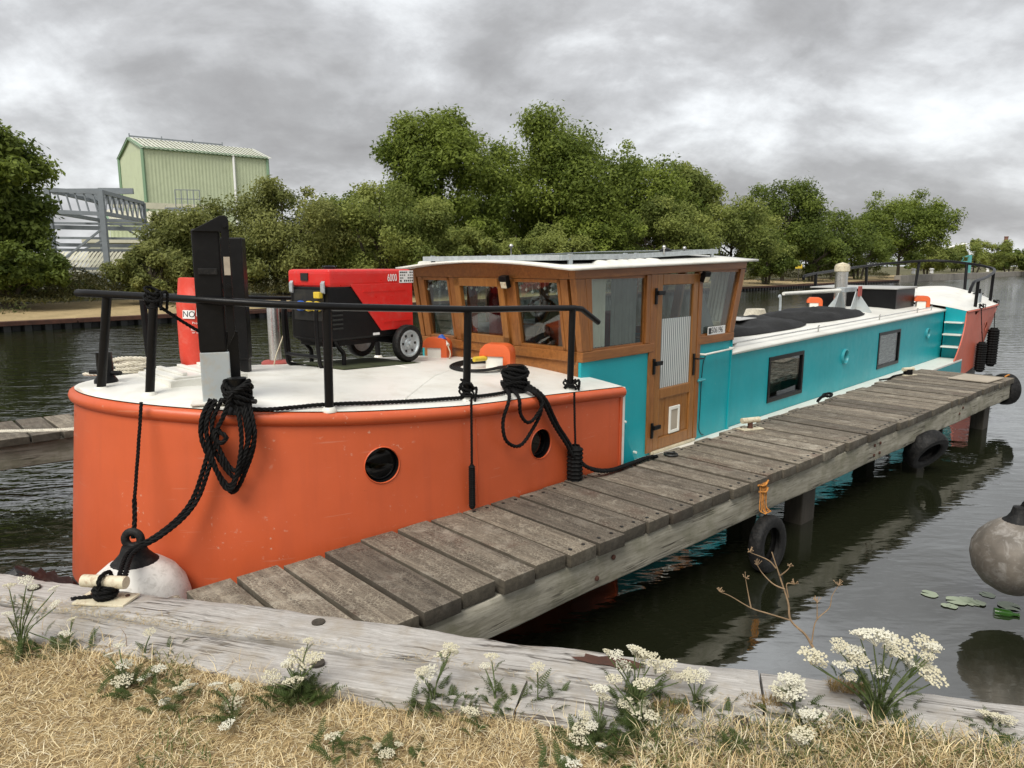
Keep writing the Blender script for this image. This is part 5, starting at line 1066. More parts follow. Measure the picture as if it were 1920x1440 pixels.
bl = onb('bollard_lamp', 1.72, .19, rz_(1.72, .19) + .002, 0, 'short bollard lamp with a black base and louvred pale top behind the wheelhouse', 'lamp')
MB().lathe([(.055, 0), (.055, .02), (.045, .025), (.045, .24)], 18).build('base', 'black_paint', bl, smooth=40); MB().box((.02, 0, .006), (.16, .14, .012)).build('foot_plate', 'black_paint', bl)
MB().lathe([(.038, .24), (.038, .37)], 18).build('diffuser', 'white_paint', bl, smooth=40)
for k_ in range(4): MB().lathe([(.04, .262 + .03 * k_), (.052, .258 + .03 * k_), (.052, .264 + .03 * k_), (.04, .272 + .03 * k_)], 18).build('louvre', 'galvanised', bl, smooth=40)
an = onb('anchor', 6.55, 1.72, rz_(6.55, 1.72), R(20), 'small grey folding anchor with a curved fluke on the far side of the cabin roof', 'anchor')
MB().tube(crom([(-.35, .0, .30), (-.15, 0, .32), (.02, 0, .22), (.08, 0, .02)]), .022, 8, flat=.6).build('fluke', 'galvanised', an, smooth=60); MB().tube([(.06, 0, .05), (-.5, -.05, .03)], .018, 8).build('shank', 'galvanised', an, smooth=60)
mb = MB()
for k_ in range(5): strands(mb, [bw(5.6 + .3 * math.cos(a) * (1 - .08 * k_), 1.72 + .12 * math.sin(a), rz_(5.6, 1.72) + .03 + .02 * k_) for a in np.linspace(0, 6.3, 12)], .016)
tag(mb.build('rope', 'rope_white', smooth=60, recalc=False), 'pale rope coil beside the anchor on the cabin roof', 'rope')
# hose coil with a yellow handled lance on the fore deck
hc = onb('coiled_hose', -1.72, .66, zd(-1.72, .66) + .012, R(30), 'flat coil of black hose with a yellow handled lance beside an orange ventilator', 'hose')
mb = MB(); mb.tube(crom([((.16 + .018 * a / 6.28) * math.cos(a) * 1.6, (.16 + .018 * a / 6.28) * math.sin(a), .004 + .003 * (a / 6.28)) for a in np.arange(0, 6.28 * 5, .4)], 2), .0095, 6)
mb.tube(crom([(.40, .0, .03), (.55, -.2, .02), (.85, -.5, .0), (1.1, -.85, .0)]), .009, 6); mb.build('hose', 'black_rubber', hc, smooth=60)
MB().tube([(-.12, .02, .075), (.06, -.10, .075)], .022, 10).build('lance_grip', 'yellow_plastic', hc, smooth=50); MB().tube([(.06, -.10, .075), (.26, -.22, .07)], .02, 10).build('lance_barrel', 'black_paint', hc, smooth=50)
pc = onb('power_cable', -1.42, 1.62, zd(-1.42, 1.62), 0, 'thin cable with a blue plug running from the generator to an orange ventilator', 'cable')
MB().tube(crom([(.02, -.16, .13), (-.02, -.24, .05), (-.2, -.35, .012), (-.6, -.30, .02), (-1.0, -.55, .025), (-1.45, -.42, .02), (-1.62, .1, .02), (-1.5, .15, .35)]), .006, 6).build('cable', 'cream_paint', pc, smooth=60)
MB().tube([(.02, -.16, .13), (.02, -.10, .17)], .022, 10).build('plug_body', 'white_paint', pc, smooth=50); MB().tube([(.02, -.10, .17), (.025, -.05, .205)], .034, 12).build('plug_collar', 'blue_plastic', pc, smooth=50)
# fairy lights inside the wheelhouse
fl_ = onb('string_lights', 0, 0, 0, 0, 'string of small white bulbs hanging inside the wheelhouse windows', 'string lights')
path = [(sf(2.17) + .06, w, 2.165 - .02 * math.sin(w * 9) ** 2) for w in np.linspace(1.9, .12, 26)] + [(s, .06, 2.18 - .02 * math.sin(s * 11) ** 2) for s in np.linspace(-1.1, -.32, 12)]
MB().tube(path, .0025, 4).build('wire', 'white_paint', fl_); bu = None
for k_, p in enumerate(path):
    z = p[2] - random.uniform(.03, .075); d = (p[0], p[1], z)
    if bu is None: bu = MB().lathe([(.002, .05), (.002, .01), (.012, .0), (.014, -.010), (.001, -.024)], 8).build('bulb', 'bulb_white', fl_, smooth=60, loc=d)
    else: inst(bu, 'bulb', fl_, d)
# dark plastic sack wedged by the bow
def lumpy(name, c, r, sc, mat, seed, amp=.18):
    rg_ = np.random.default_rng(seed); K = rg_.normal(size=(9, 3)) * 3; ph = rg_.uniform(0, 6, 9); mb = MB(); n, m_ = 28, 18
    def fn(i, j):
        a, b = 2 * math.pi * i / n, math.pi * j / (m_ - 1); d = np.array((math.sin(b) * math.cos(a), math.sin(b) * math.sin(a), math.cos(b)))
        k_ = 1 + amp * float(np.mean(np.abs(np.sin(K @ d * 1.3 + ph))) * 2 - 1) + amp * .5 * math.sin(7 * d[0] + 5 * d[2] * 2 + ph[0]); return (d[0] * r * sc[0] * k_, d[1] * r * sc[1] * k_, d[2] * r * sc[2] * k_)
    return mb.grid(fn, n, m_, True).build(name, mat, smooth=30, loc=c)
tag(lumpy('plastic_sack', (-2.78, 3.84, .26), .24, (1.2, .7, 1.1), 'plastic_bag', 4, .3), 'crumpled black plastic sack wedged between the bow and the bank', 'sack')

# ================================================================== FAR BANK: works buildings
def corrug(mb, a, b, z0a, z0b, z1a, z1b, pitch=.32, dep=.018):  # ribbed sheet between plan points a and b
    a, b = Vector(a), Vector(b); d = b - a; L_ = d.length; n = max(2, int(L_ / pitch)); dn = d / L_; nn = Vector((dn.y, -dn.x)); vs = []; fs = []
    for i in range(n):
        for q, o in ((0, 0), (.35, 0), (.5, dep), (.85, dep)):
            t_ = min(1, (i + q) / n); p = a + d * t_ + nn * o; vs += [(p.x, p.y, z0a + (z0b - z0a) * t_), (p.x, p.y, z1a + (z1b - z1a) * t_)]
    for i in range(len(vs) // 2 - 1): fs.append((2 * i, 2 * i + 2, 2 * i + 3, 2 * i + 1))
    return mb.add(vs, fs)
bld = empty('works_building', (-35.0, 70, 0), 0, 'tall pale green clad works building with a ridged roof above the bushes', 'building')
c0 = Vector((0, 0)); c1 = Vector((9.5, 7.0)); c2 = Vector((-6.0, 7.0)); c3 = c1 + c2; EZ = 13.35; AZ = 14.75; GZ = .9
corrug(MB(), c0, c1, GZ, GZ, EZ, EZ).build('wall', 'green_cladding', bld); corrug(MB(), c1, c3, GZ, GZ, EZ, EZ).build('wall', 'green_cladding', bld); corrug(MB(), c3, c2, GZ, GZ, EZ, EZ).build('wall', 'green_cladding', bld)
mb = corrug(MB(), c2, c0, GZ, GZ, EZ, EZ, .45, .03); m0 = (c0 + c2) / 2; m1 = (c1 + c3) / 2
mb.add([(c2.x, c2.y, EZ), (c0.x, c0.y, EZ), (m0.x, m0.y, AZ)], [(0, 1, 2)]); mb.add([(c3.x, c3.y, EZ), (c1.x, c1.y, EZ), (m1.x, m1.y, AZ)], [(0, 1, 2)]); mb.build('gable_wall', 'green_cladding', bld)
e1 = (c1 - c0).normalized() * .25; e2 = (c0 - c2).normalized() * .35
for (a, b) in ((c0, m0), (c2, m0)):
    sgn = e2 if a is c0 else -e2; q = [Vector((*(a + sgn - e1), EZ - .07)), Vector((*(a + sgn + (c1 - c0) + e1), EZ - .07)), Vector((*(b + (c1 - c0) + e1), AZ + .08)), Vector((*(b - e1), AZ + .08))]
    n = 30; mbr = MB()
    for i in range(n):
        for t0, t1, dz in ((0, .5, 0), (.5, 1, .07)):
            u0, u1 = (i + t0) / n, (i + t1) / n; mbr.add([q[0].lerp(q[1], u0) + Vector((0, 0, dz)), q[0].lerp(q[1], u1) + Vector((0, 0, dz)), q[3].lerp(q[2], u1) + Vector((0, 0, dz)), q[3].lerp(q[2], u0) + Vector((0, 0, dz))], [(0, 1, 2, 3)])
    mbr.build('roof_slope', 'roof_sheet', bld)
def v3(p, z): return Vector((p.x, p.y, z))
for a, b in ((v3(c0, GZ), v3(c0, EZ)), (v3(c2, GZ), v3(c2, EZ)), (v3(c1, GZ), v3(c1, EZ)), (v3(c0, EZ), v3(m0, AZ)), (v3(c2, EZ), v3(m0, AZ)), (v3(c0, EZ), v3(c1, EZ))): MB().bar(a - Vector((.05, .08, 0)), b - Vector((.05, .08, 0)), .24, .24).build('corner_trim', 'green_trim', bld)
dp = c0.lerp(c1, .70); MB().bar((dp.x + .1, dp.y - .15, GZ), (dp.x + .1, dp.y - .15, EZ), .22, .2).build('downpipe', 'print_white', bld)
MB().bar(v3(m0, AZ + .25), v3(m0.lerp(m1, .75), AZ + .25), .1, .12).build('ridge_rail', 'frame_steel', bld)
for q in (0, .25, .5, .75): MB().bar(v3(m0.lerp(m1, q), AZ), v3(m0.lerp(m1, q), AZ + .5), .08, .08).build('rail_post', 'frame_steel', bld)
MB().bar((-6.3, 7.4, 10.2), (-8.6, 7.2, 10.2), .4, .35).build('hoist_beam', 'frame_steel', bld); MB().bar((-6.5, 7.2, 5.5), (-6.5, 7.2, 10.0), .2, .2).build('hoist_post', 'frame_steel', bld)
# lean-to with a small gable in front of the tower
an_ = empty('annexe', (-35.2, 63.5, 0), 0, 'low pale green annexe with a corrugated roof in front of the tall building', 'building')
corrug(MB(), (0, 0), (7, 4.6), GZ, GZ, 6.2, 6.2).build('wall', 'green_cladding', an_); mb = corrug(MB(), (-2.6, 3.4), (0, 0), GZ, GZ, 6.2, 6.2); mb.add([(-2.6, 3.4, 6.2), (0, 0, 6.2), (-1.3, 1.7, 7.15)], [(0, 1, 2)]); mb.build('gable_wall', 'green_cladding', an_)
mbr = MB()
for i in range(24):
    for t0, t1, dz in ((0, .5, 0), (.5, 1, .07)):
        a, b = (i + t0) / 24, (i + t1) / 24; f = lambda u, v_, : Vector((-.2 + 7.2 * u - 1.3 * v_ + .15 * (1 - v_), -.4 + 4.8 * u + 1.9 * v_, 6.15 + 1.05 * v_ + dz)); mbr.add([f(a, 0), f(b, 0), f(b, 1), f(a, 1)], [(0, 1, 2, 3)])
mbr.build('roof_slope', 'cream_sheet', an_); MB().bar((-1.0, 2.2, 7.75), (6.0, 6.8, 7.75), .5, .55).build('duct', 'cream_sheet', an_)
for a, b in (((-2.6, 3.3, 6.2), (-1.3, 1.6, 7.2)), ((-1.3, 1.6, 7.2), (0, -.15, 6.2))): MB().bar(a, b, .18, .2).build('verge_trim', 'green_trim', an_)
for x_ in (2.5, 3.3): MB().bar((x_, x_ * .66 - .15, GZ), (x_, x_ * .66 - .15, 5.6), .22, .22).build('downpipe', 'print_white', an_)
# open steel frame left of the tower
sf_ = empty('steel_frame', (-28.6, 45, 0), R(12), 'open grey steel gantry frame with trusses between the left tree and the tower', 'steel frame')
def sb(a, b, w=.2, h=.2, nm='beam'): MB().bar(a, b, w, h).build(nm, 'frame_steel', sf_)
FT = 7.0
for x_ in (0, 3.0): 
    for y in (0, 9): sb((x_, y, .7), (x_, y, FT - .1 * (x_ > 1)), .30, .30, 'column')
for x_ in (7.2, 10.5): sb((x_, 3, .7), (x_, 3, 5.0), .26, .26, 'column')
for z in (FT - .1, 5.6): sb((0, 0, z), (3.0, 0, z - .1), .2, .24); sb((0, 9, z), (3.0, 9, z), .2, .24); sb((0, 0, z), (0, 9, z), .2, .24); sb((3.0, 0, z - .05), (3.0, 9, z), .2, .24)
for z, w_ in ((4.75, .26), (3.65, .22), (3.35, .14), (2.15, .16)): sb((-6, .2, z), (10.8, 3.2, z - .1), .2, w_)
for k_ in range(7): sb((0, 1.3 * k_ + .6, FT + .02), (3.0, 1.3 * k_ + .6, FT - .1), .12, .12, 'purlin')
for k_ in range(8): sb((3.0, 9 * k_ / 8, FT - .1), (3.0, 9 * (k_ + .5) / 8, 5.65), .09, .09, 'truss_web'); sb((3.0, 9 * (k_ + .5) / 8, 5.65), (3.0, 9 * (k_ + 1) / 8, FT - .1), .09, .09, 'truss_web')
sb((.0, .1, 2.3), (3.0, .1, 4.7), .12, .12, 'brace'); sb((.4, .4, 2.4), (6.2, 2, -.2), .1, .1, 'brace'); sb((-3, 9, FT + .6), (2.4, 9, FT + .75), .3, .4); sb((-3.2, .1, 6.0), (0, .1, FT - .2), .12, .14, 'brace')
for k_ in range(5): sb((4.6 + .45 * k_, 12, 6.8), (4.6 + .45 * k_, 12, 8.2), .06, .06, 'handrail_post')
for z in (7.5, 8.2): sb((4.6, 12, z), (6.4, 12, z), .06, .06, 'handrail')
sb((3.8, 12, 6.7), (10, 12, 6.7), .3, .25)
for x_ in (-3.5, 1.4, 5.2): sb((x_, 5.5, .7), (x_, 5.5, 5.6), .2, .2, 'column')
for z in (1.6, 2.6, 4.2, 5.2): sb((-6, 5.5, z), (9, 6.5, z), .12, .16)
for k_ in range(9): sb((-3.5 + 1.0 * k_, 5.4, 2.6), (-3.5 + 1.0 * k_, 5.4, 3.3), .05, .05, 'handrail_post')
sb((-3.5, 5.4, 3.3), (4.5, 5.4, 3.3), .05, .06, 'handrail'); sb((3.0, 3, 5.0), (7.2, 3, 2.2), .1, .1, 'brace'); sb((-3.5, 5.5, 1.6), (1.4, 5.5, 4.2), .1, .1, 'brace')
for k_ in range(6): sb((0, 0, FT - .1) if k_ == 0 else (3.0 * k_ / 6, 0, FT - .12), (3.0 * (k_ + .5) / 6, 0, 5.55), .08, .08, 'truss_web')
shd = empty('shed', (-27.2, 47.5, 0), R(12), 'low shed with a mossy cream corrugated roof under the steel frame', 'shed')
MB().span((-4, 0, .7), (5.6, 5, 1.9)).build('wall', 'cream_sheet', shd); MB().span((.5, -.05, .75), (2.6, .05, 1.8)).build('doorway', 'dark_opening', shd)
mbr = MB()
for i in range(40):
    for t0, t1, dz in ((0, .5, 0), (.5, 1, .06)):
        a, b = -4.3 + 10.2 * (i + t0) / 40, -4.3 + 10.2 * (i + t1) / 40; mbr.add([(a, -.5, 1.75 + dz), (b, -.5, 1.75 + dz), (b, 2.8, 3.2 + dz), (a, 2.8, 3.2 + dz)], [(0, 1, 2, 3)])
mbr.build('roof_slope', 'cream_sheet', shd)
whs = empty('warehouse', (-30, 62, 0), R(8), 'pale low warehouse with dark bands seen through the steel frame', 'building')
MB().span((-6, 0, .8), (6, 6, 4.2)).build('wall', 'roof_sheet', whs); MB().span((-6, -.06, 3.0), (6, -.01, 3.5)).build('window_band', 'dark_opening', whs); MB().span((-6, -.06, 1.6), (6, -.01, 2.4)).build('window_band', 'dark_opening', whs)
MB().span((-6.3, -.3, 4.2), (6.3, 6.2, 4.5)).build('roof', 'cream_sheet', whs)
# far right: slewing crane, white footbridge, factory chimney, sign, mooring posts
kx = fb(155, 3, .9); cr_ = empty('jib_crane', kx, R(8), 'small turquoise jib crane on the far right quay', 'crane')
MB().bar((0, 0, 0), (0, 0, 3.5), .5, .5).build('mast', 'crane_teal', cr_); MB().bar((0, 0, 2.15), (-5.0, 0, 2.1), .25, .3).build('jib', 'crane_teal', cr_); MB().bar((0, 0, 3.4), (-4.6, 0, 2.2), .2, .2).build('tie', 'crane_teal', cr_); MB().bar((-2, 0, 2.1), (-1.2, 0, 3.0), .15, .15).build('strut', 'crane_teal', cr_)
def far(u, Y, z=0): return Vector(((u - 960) / 1330 / 1.0138 * Y, Y, z))
fbr = empty('footbridge', far(1783, 220), R(-20), 'small white arched bridge beyond the trees on the right', 'bridge')
MB().tube(crom([(-7, 0, 3.5), (-3.5, 0, 6.5), (0, 0, 8.0), (3.5, 0, 8.8)]), .35, 8).build('arch', 'print_white', fbr, smooth=60); MB().bar((-8, 0, 4.2), (6, 0, 5.5), .4, .9).build('deck', 'print_white', fbr)
for k_ in range(5): MB().bar((-6 + 2.4 * k_, 0, 4.5 + .2 * k_), (-6 + 2.4 * k_, 0, [4.6, 5.8, 7.0, 8.0, 8.6][k_]), .15, .15).build('hanger', 'print_white', fbr)
for x_ in (-7.5, 5.5): MB().bar((x_, 0, .5), (x_, 0, 4.6), .8, .8).build('pier', 'concrete', fbr)
chm = MB().lathe([(2.2, 0), (1.5, 26), (1.7, 26.2), (1.7, 27), (1.3, 27)], 16, far(1881, 620)).build('factory_chimney', 'brick_far', smooth=40); tag(chm, 'tall brick factory chimney on the far right skyline', 'chimney')
sg = empty('notice', fb(66, 1.2, .72), R(-45), 'small pale yellow notice on a post beside the far towpath', 'sign'); MB().box((0, 0, .7), (.07, .07, 1.5)).build('post', 'dark_timber', sg); MB().box((0, -.05, 1.5), (.75, .03, .45)).build('board', 'yellow_plastic', sg)
for k_, (x_, lb) in enumerate(((106, 'left'), (116, 'middle'), (158, 'right'))): tag(MB().lathe([(.28, 0), (.22, .5), (.34, .6), (.30, .75), (.001, .8)], 12, fb(x_, .3, 1.1)).build('mooring_bollard', 'print_white', smooth=40), lb + ' one of three white bollards on the far concrete quay', 'bollard', 'quay bollards')

# ================================================================== VEGETATION
def leafset(cent, nrm, size, asp, rg, jit=.6):
    n = len(cent); d = unit(rg.normal(size=(n, 3))); nn = unit(nrm + rg.normal(size=(n, 3)) * jit); a = unit(np.cross(nn, d)); b = np.cross(nn, a)
    s = size[:, None]; V = np.stack([cent - a * s, cent + b * s * asp, cent + a * s, cent - b * s * asp], 1).reshape(-1, 3); F = np.arange(4 * n).reshape(-1, 4); return V, F
def tree(name, label, cat, loc, h, rx, seed, nleaf, leaf, cols, base=.16, group=None, trunk_r=.22, clumps=34, ry=None, top=1.0, lean=0.0, asp=.45, stems=1):
    rg = np.random.default_rng(seed); e_ = empty(name, loc, 0, label, cat, group); ry = ry or rx
    zc, rzv = h * (1 + base) / 2, h * (1 - base) / 2
    K = clumps; d = unit(rg.normal(size=(K, 3))); d[:, 2] = d[:, 2] * .9 + .12; rad = rg.uniform(.15, .80, K) ** .5
    prof = 1 - .28 * np.clip(d[:, 2], 0, 1) ** 2
    C = np.stack([d[:, 0] * rad * rx * prof + lean * d[:, 2], d[:, 1] * rad * ry * prof, zc + d[:, 2] * rad * rzv], 1); cr = rg.uniform(.20, .36, K) * min(rx, rzv) * (1.15 - .35 * rad); 
    spr = rg.random(K) < .22; cr[spr] *= .6; C[spr] = C[spr] * 1 + np.stack([d[spr, 0] * rx * .16, d[spr, 1] * ry * .16, d[spr, 2] * rzv * .14], 1)
    C[:, 2] = np.maximum(C[:, 2], cr * .7 + .1)
    wgt = cr ** 2; k = rg.choice(K, nleaf, p=wgt / wgt.sum()); dd = unit(rg.normal(size=(nleaf, 3))); rr = rg.random(nleaf) ** .38 * (1 + .16 * rg.normal(size=nleaf))
    cen = C[k] + dd * (cr[k] * rr)[:, None] * np.array([1.12, 1.12, .92]); ok = cen[:, 2] > .05; cen, dd, k = cen[ok], dd[ok], k[ok]; n = len(cen)
    V, F = leafset(cen, dd * .7 + np.array([-.1, -.25, .55]), leaf * rg.uniform(.55, 1.35, n), asp, rg)
    tone = np.clip(rg.normal(.5, .22, K)[k] + rg.normal(0, .18, n), 0, 1); ca, cb = np.array(cols[0]), np.array(cols[1]); col = ca + (cb - ca) * tone[:, None]
    npmesh('crown', V, F, 'leaves', e_, np.repeat(col, 4, 0))
    mb = MB()
    for s_ in range(stems):
        ox = 0 if stems == 1 else (s_ - (stems - 1) / 2) * rx * .25
        P_ = [Vector((ox * .3, 0, -.2)), Vector((ox * .6 + lean * .1, .1, h * .25)), Vector((ox + lean * .2, 0, h * .5)), Vector((ox * 1.3 + lean * .4, -.1, h * .8))]; mb.tube(crom(P_, 4), [trunk_r * (1 - .8 * i / 12) for i in range(13)], 8)
    for i in np.argsort(-cr)[:22]:
        c_ = Vector(C[i]); z0 = min(h * .6, max(h * base * .7, c_.z * .55)); p0 = Vector((lean * .2 * z0 / h, 0, z0)); mb.tube([p0, p0.lerp(c_, .5) + Vector((0, 0, -.05 * h * .3)), c_], [trunk_r * .42, trunk_r * .28, trunk_r * .08], 5)
    mb.build('trunk', 'bark', e_, smooth=60); return e_
G1 = ((.085, .125, .018), (.27, .33, .058)); G2 = ((.10, .138, .026), (.32, .355, .090)); G3 = ((.068, .102, .018), (.21, .265, .050)); G4 = ((.108, .130, .032), (.31, .325, .10))
def gh(u, Y): # ground height under a spot
    return .7
T = [ # u, Y, top v, width px, leaf, count, palette, base, label
 ('tree', -45, 31, 195, 235, .15, 26000, G3, .02, 'large dark bushy tree filling the left edge'),
 ('bush', 282, 33, 455, 120, .10, 7000, G4, 0, 'small pale willow bush in front of the steel frame'),
 ('bush', 390, 38, 372, 200, .12, 12000, G4, 0, 'olive green bush behind the black mast column'),
 ('bush', 535, 41, 335, 250, .12, 15000, G4, 0, 'broad round willow bush right of the mast column'),
 ('bush', 715, 43, 345, 240, .12, 15000, G2, 0, 'rounded willow bush above the red generator'),
 ('tree', 828, 50, 200, 205, .17, 20000, G1, .10, 'tallest tree, left one of the central clump'),
 ('tree', 1030, 56, 207, 240, .17, 22000, G1, .10, 'tall leafy tree in the middle of the central clump'),
 ('tree', 1195, 63, 275, 170, .18, 14000, G1, .10, 'lower tree right of the tall central tree'),
 ('tree', 1285, 66, 298, 120, .18, 11000, G2, .10, 'slender tree at the right shoulder of the central clump'),
 ('shrub', 872, 46, 425, 170, .13, 11000, G2, 0, 'shrub above the left end of the wheelhouse roof'),
 ('shrub', 1005, 50, 415, 180, .13, 11000, G2, 0, 'shrub above the middle of the wheelhouse roof'),
 ('shrub', 1120, 53, 390, 170, .14, 11000, G1, 0, 'shrub above the front of the side window'),
 ('shrub', 1240, 57, 375, 190, .14, 12000, G2, 0, 'pale shrub above the wheelhouse door'),
 ('shrub', 1370, 64, 368, 170, .15, 12000, G2, 0, 'light green willow shrub right of the wheelhouse roof'),
 ('tree', 1468, 84, 338, 150, .20, 14000, G3, .08, 'dark rounded tree right of the central clump'),
 ('tree', 1560, 93, 385, 120, .20, 10000, G3, .08, 'lower dark tree between two rounder ones on the right'),
 ('tree', 1685, 106, 352, 165, .22, 13000, G1, .14, 'spreading tree with open branches at the right end of the row'),
 ('shrub', 1438, 73, 445, 90, .16, 7000, G3, 0, 'dark shrub beside the yellow notice'),
 ('shrub', 1525, 86, 435, 110, .18, 7000, G3, 0, 'dense shrub above the bundle covers'),
 ('shrub', 1610, 98, 428, 120, .18, 7000, G3, 0, 'dense shrub above the flue'),
 ('shrub', 1740, 122, 445, 90, .22, 6000, G2, 0, 'light green shrub below the spreading tree'),
 ('shrub', 1826, 168, 446, 130, .30, 5000, G2, 0, 'round pale bush beside the jib crane'),
 ('shrub', 1790, 190, 462, 70, .32, 3000, G3, 0, 'distant dark bush in front of the white bridge'),
 ('shrub', 1893, 176, 468, 120, .30, 5000, G3, 0, 'dark bush right of the jib crane'),
 ('shrub', 1960, 168, 462, 110, .30, 5000, G3, 0, 'dark bush cut by the right edge of the picture'),
 ('shrub', 1735, 215, 478, 120, .40, 3500, G3, 0, 'distant low bush below the spreading tree at the canal bend'),
 ('shrub', 1850, 240, 480, 160, .45, 3500, G3, 0, 'faint distant bush behind the jib crane'),
 ('shrub', 1930, 250, 476, 160, .45, 3500, G3, 0, 'faint distant bush at the right edge beneath the chimney'),
 ('tree', 645, 52, 352, 150, .16, 11000, G3, .02, 'dark tree half hidden between the two round willow bushes'),
 ('tree', 940, 60, 320, 200, .16, 12000, G1, 0, 'leafy tree filling the gap between the two tallest trees'),
 ('shrub', 770, 49, 360, 150, .14, 9000, G2, 0, 'shrub at the foot of the leftmost tall tree'),
 ('tree', -270, 30, 260, 230, .15, 8000, G2, .05, 'bushy tree beyond the left edge of the picture'),
 ('shrub', -420, 28, 360, 260, .15, 6000, G4, 0, 'willow bush far beyond the left edge of the picture'),
 ('shrub', 2090, 190, 470, 160, .35, 4000, G3, 0, 'dark bush beyond the right edge of the picture'),
 ('shrub', 2230, 230, 474, 200, .40, 4000, G2, 0, 'far bush beyond the right edge where the canal narrows'),
 ('shrub', 10, 29.5, 440, 170, .11, 9000, G3, 0, 'dark bush at the foot of the tree on the left edge'),
 ('shrub', 95, 36, 520, 150, .10, 5000, G2, 0, 'low bush under the steel frame columns'),
]
for i, (nm, u, Y, tv, wpx, lf, cnt, pal, bs_, lab) in enumerate(T):
    p = far(u, Y, gh(u, Y) - .1); b_ = (720 - tv) / 1330; h = 2.3 + Y * (b_ * .98636 - .16464) / (.98636 + b_ * .16464) - p.z; rx = wpx / 2 * Y / 1330 * 1.28
    tree(nm, lab, nm, p, h, rx, 100 + i, int(cnt * 2.3), lf * .85, pal, bs_, 'vegetation on the far bank', .10 + .012 * h, 70 if nm == 'tree' else 56, ry=rx * .9, stems=1 if nm == 'tree' else 3)
# rough undergrowth and reeds behind the towpath: nobody could count it
def scatter_leaves(name, pts, hts, leaf, cols, seed, kind='stuff', asp=.18, per=1):
    rg = np.random.default_rng(seed); n = len(pts); cen = pts + np.c_[np.zeros((n, 2)), hts * rg.random(n) ** .8]; V, F = leafset(cen, np.tile([0, -.3, .6], (n, 1)), leaf * rg.uniform(.5, 1.5, n), asp, rg, 1.2)
    t_ = rg.random(n)[:, None]; col = np.array(cols[0]) + (np.array(cols[1]) - np.array(cols[0])) * t_; o = npmesh(name, V, F, 'leaves', None, np.repeat(col, 4, 0)); return tag(o, kind=kind)
rg = np.random.default_rng(5); n = 46000; xx = np.where(rg.random(n) < .35, rg.uniform(-22, 12, n), rg.uniform(-22, 110, n)); yy = 4.6 + rg.random(n) * 5 + .8 * np.sin(xx * .4); P_ = np.array([list(fb(a, b, .75 + .02 * b)) for a, b in zip(xx, yy)]); hh = (.5 + .5 * np.sin(xx * .9) ** 2) * np.clip((yy - 4) / 2.5, .15, 1.3) * 1.2
o = scatter_leaves('undergrowth', P_, hh, .13, ((.04, .05, .016), (.17, .155, .055)), 6); tag(o, 'rough green and straw undergrowth behind the far towpath', 'undergrowth')
n = 9000; xx = rg.uniform(-22, 110, n); yy = rg.uniform(.3, 1.0, n); keep = np.sin(xx * .7) + np.sin(xx * 2.3 + 1) + rg.normal(0, .4, n) > .9; xx, yy = xx[keep], yy[keep]
P_ = np.array([list(fb(a, b - .3, .55)) for a, b in zip(xx, yy)]); o = scatter_leaves('bank_weeds', P_, np.full(len(xx), .45), .10, ((.04, .06, .015), (.13, .14, .04)), 8); tag(o, 'tufts of green weed along the far bank edge', 'weeds')

# ------------------------------------------------------------------ foreground grass
def blades(n, seed, x0, x1, y0, y1, L0, L1, w0, w1, elev0, elev1, cols, name, dens=None, zoff=0.0):
    rg = np.random.default_rng(seed); x = rg.uniform(x0, x1, n); y = rg.uniform(y0, y1, n)
    if dens is not None: k = rg.random(n) < dens(x, y); x, y = x[k], y[k]; n = len(x)
    z = np.array([gz(a, b) for a, b in zip(x, y)]) + zoff; az = rg.uniform(0, 2 * np.pi, n) ; L_ = rg.uniform(L0, L1, n); el = np.radians(rg.uniform(elev0, elev1, n)); w = rg.uniform(w0, w1, n)
    c, s = math.cos(BRZ), math.sin(BRZ); base = np.c_[BK[0] + x * c - y * s, BK[1] + x * s + y * c, z - .003]
    h1 = np.c_[np.cos(az) * np.cos(el), np.sin(az) * np.cos(el), np.sin(el)]; el2 = el - np.radians(rg.uniform(5, 45, n)); az2 = az + rg.normal(0, .35, n); h2 = np.c_[np.cos(az2) * np.cos(el2), np.sin(az2) * np.cos(el2), np.sin(el2)]
    sd = np.c_[-np.sin(az), np.cos(az), np.zeros(n)] * (w / 2)[:, None]; m = base + h1 * (L_ * .5)[:, None]; tip = m + h2 * (L_ * .5)[:, None]; tip[:, 2] = np.maximum(tip[:, 2], z + .004)
    V = np.stack([base - sd, base + sd, m + sd * .8, m - sd * .8, tip], 1).reshape(-1, 3); i = np.arange(n)[:, None] * 5; F = np.concatenate([i + [0, 1, 2], i + [0, 2, 3], i + [3, 2, 4]], 0)
    ca = np.array(cols); k = rg.integers(0, len(ca), n); col = ca[k] * rg.uniform(.75, 1.2, n)[:, None]; o = npmesh(name, V, F, 'straw', None, np.repeat(col, 5, 0)); return o
STR = [(.73, .59, .34), (.80, .69, .44), (.60, .46, .24), (.69, .53, .28), (.48, .35, .18), (.83, .74, .53), (.76, .64, .39), (.16, .10, .055)]
GRN = [(.13, .15, .045), (.09, .12, .03), (.18, .18, .06), (.07, .10, .028)]
fr_y = lambda x, y: np.clip(1.15 - .12 * np.maximum(0, -y - 1.8), .2, 1)
o = blades(120000, 21, -4.6, 2.6, -1.75, -.43, .02, .095, .0012, .0036, 1, 34, STR, 'dry_grass'); tag(o, 'dry straw coloured grass covering the foreground bank', 'grass', kind='stuff')
o = blades(13000, 22, -4.6, 2.6, -.64, -.42, .05, .13, .0014, .0032, 8, 60, STR, 'long_straw', lambda x, y: .25 + .75 * (np.sin(x * 3.3) + np.sin(x * 7.1 + 2) > .1)); tag(o, 'longer bent straw tufts against the timber edging', 'grass', kind='stuff')
gd = lambda x, y: (np.sin(x * 2.1 + 1.3) * np.sin(y * 4.1 + x * 1.7) + .5 * np.sin(x * 6.3 + y * 5) > .48) * .8
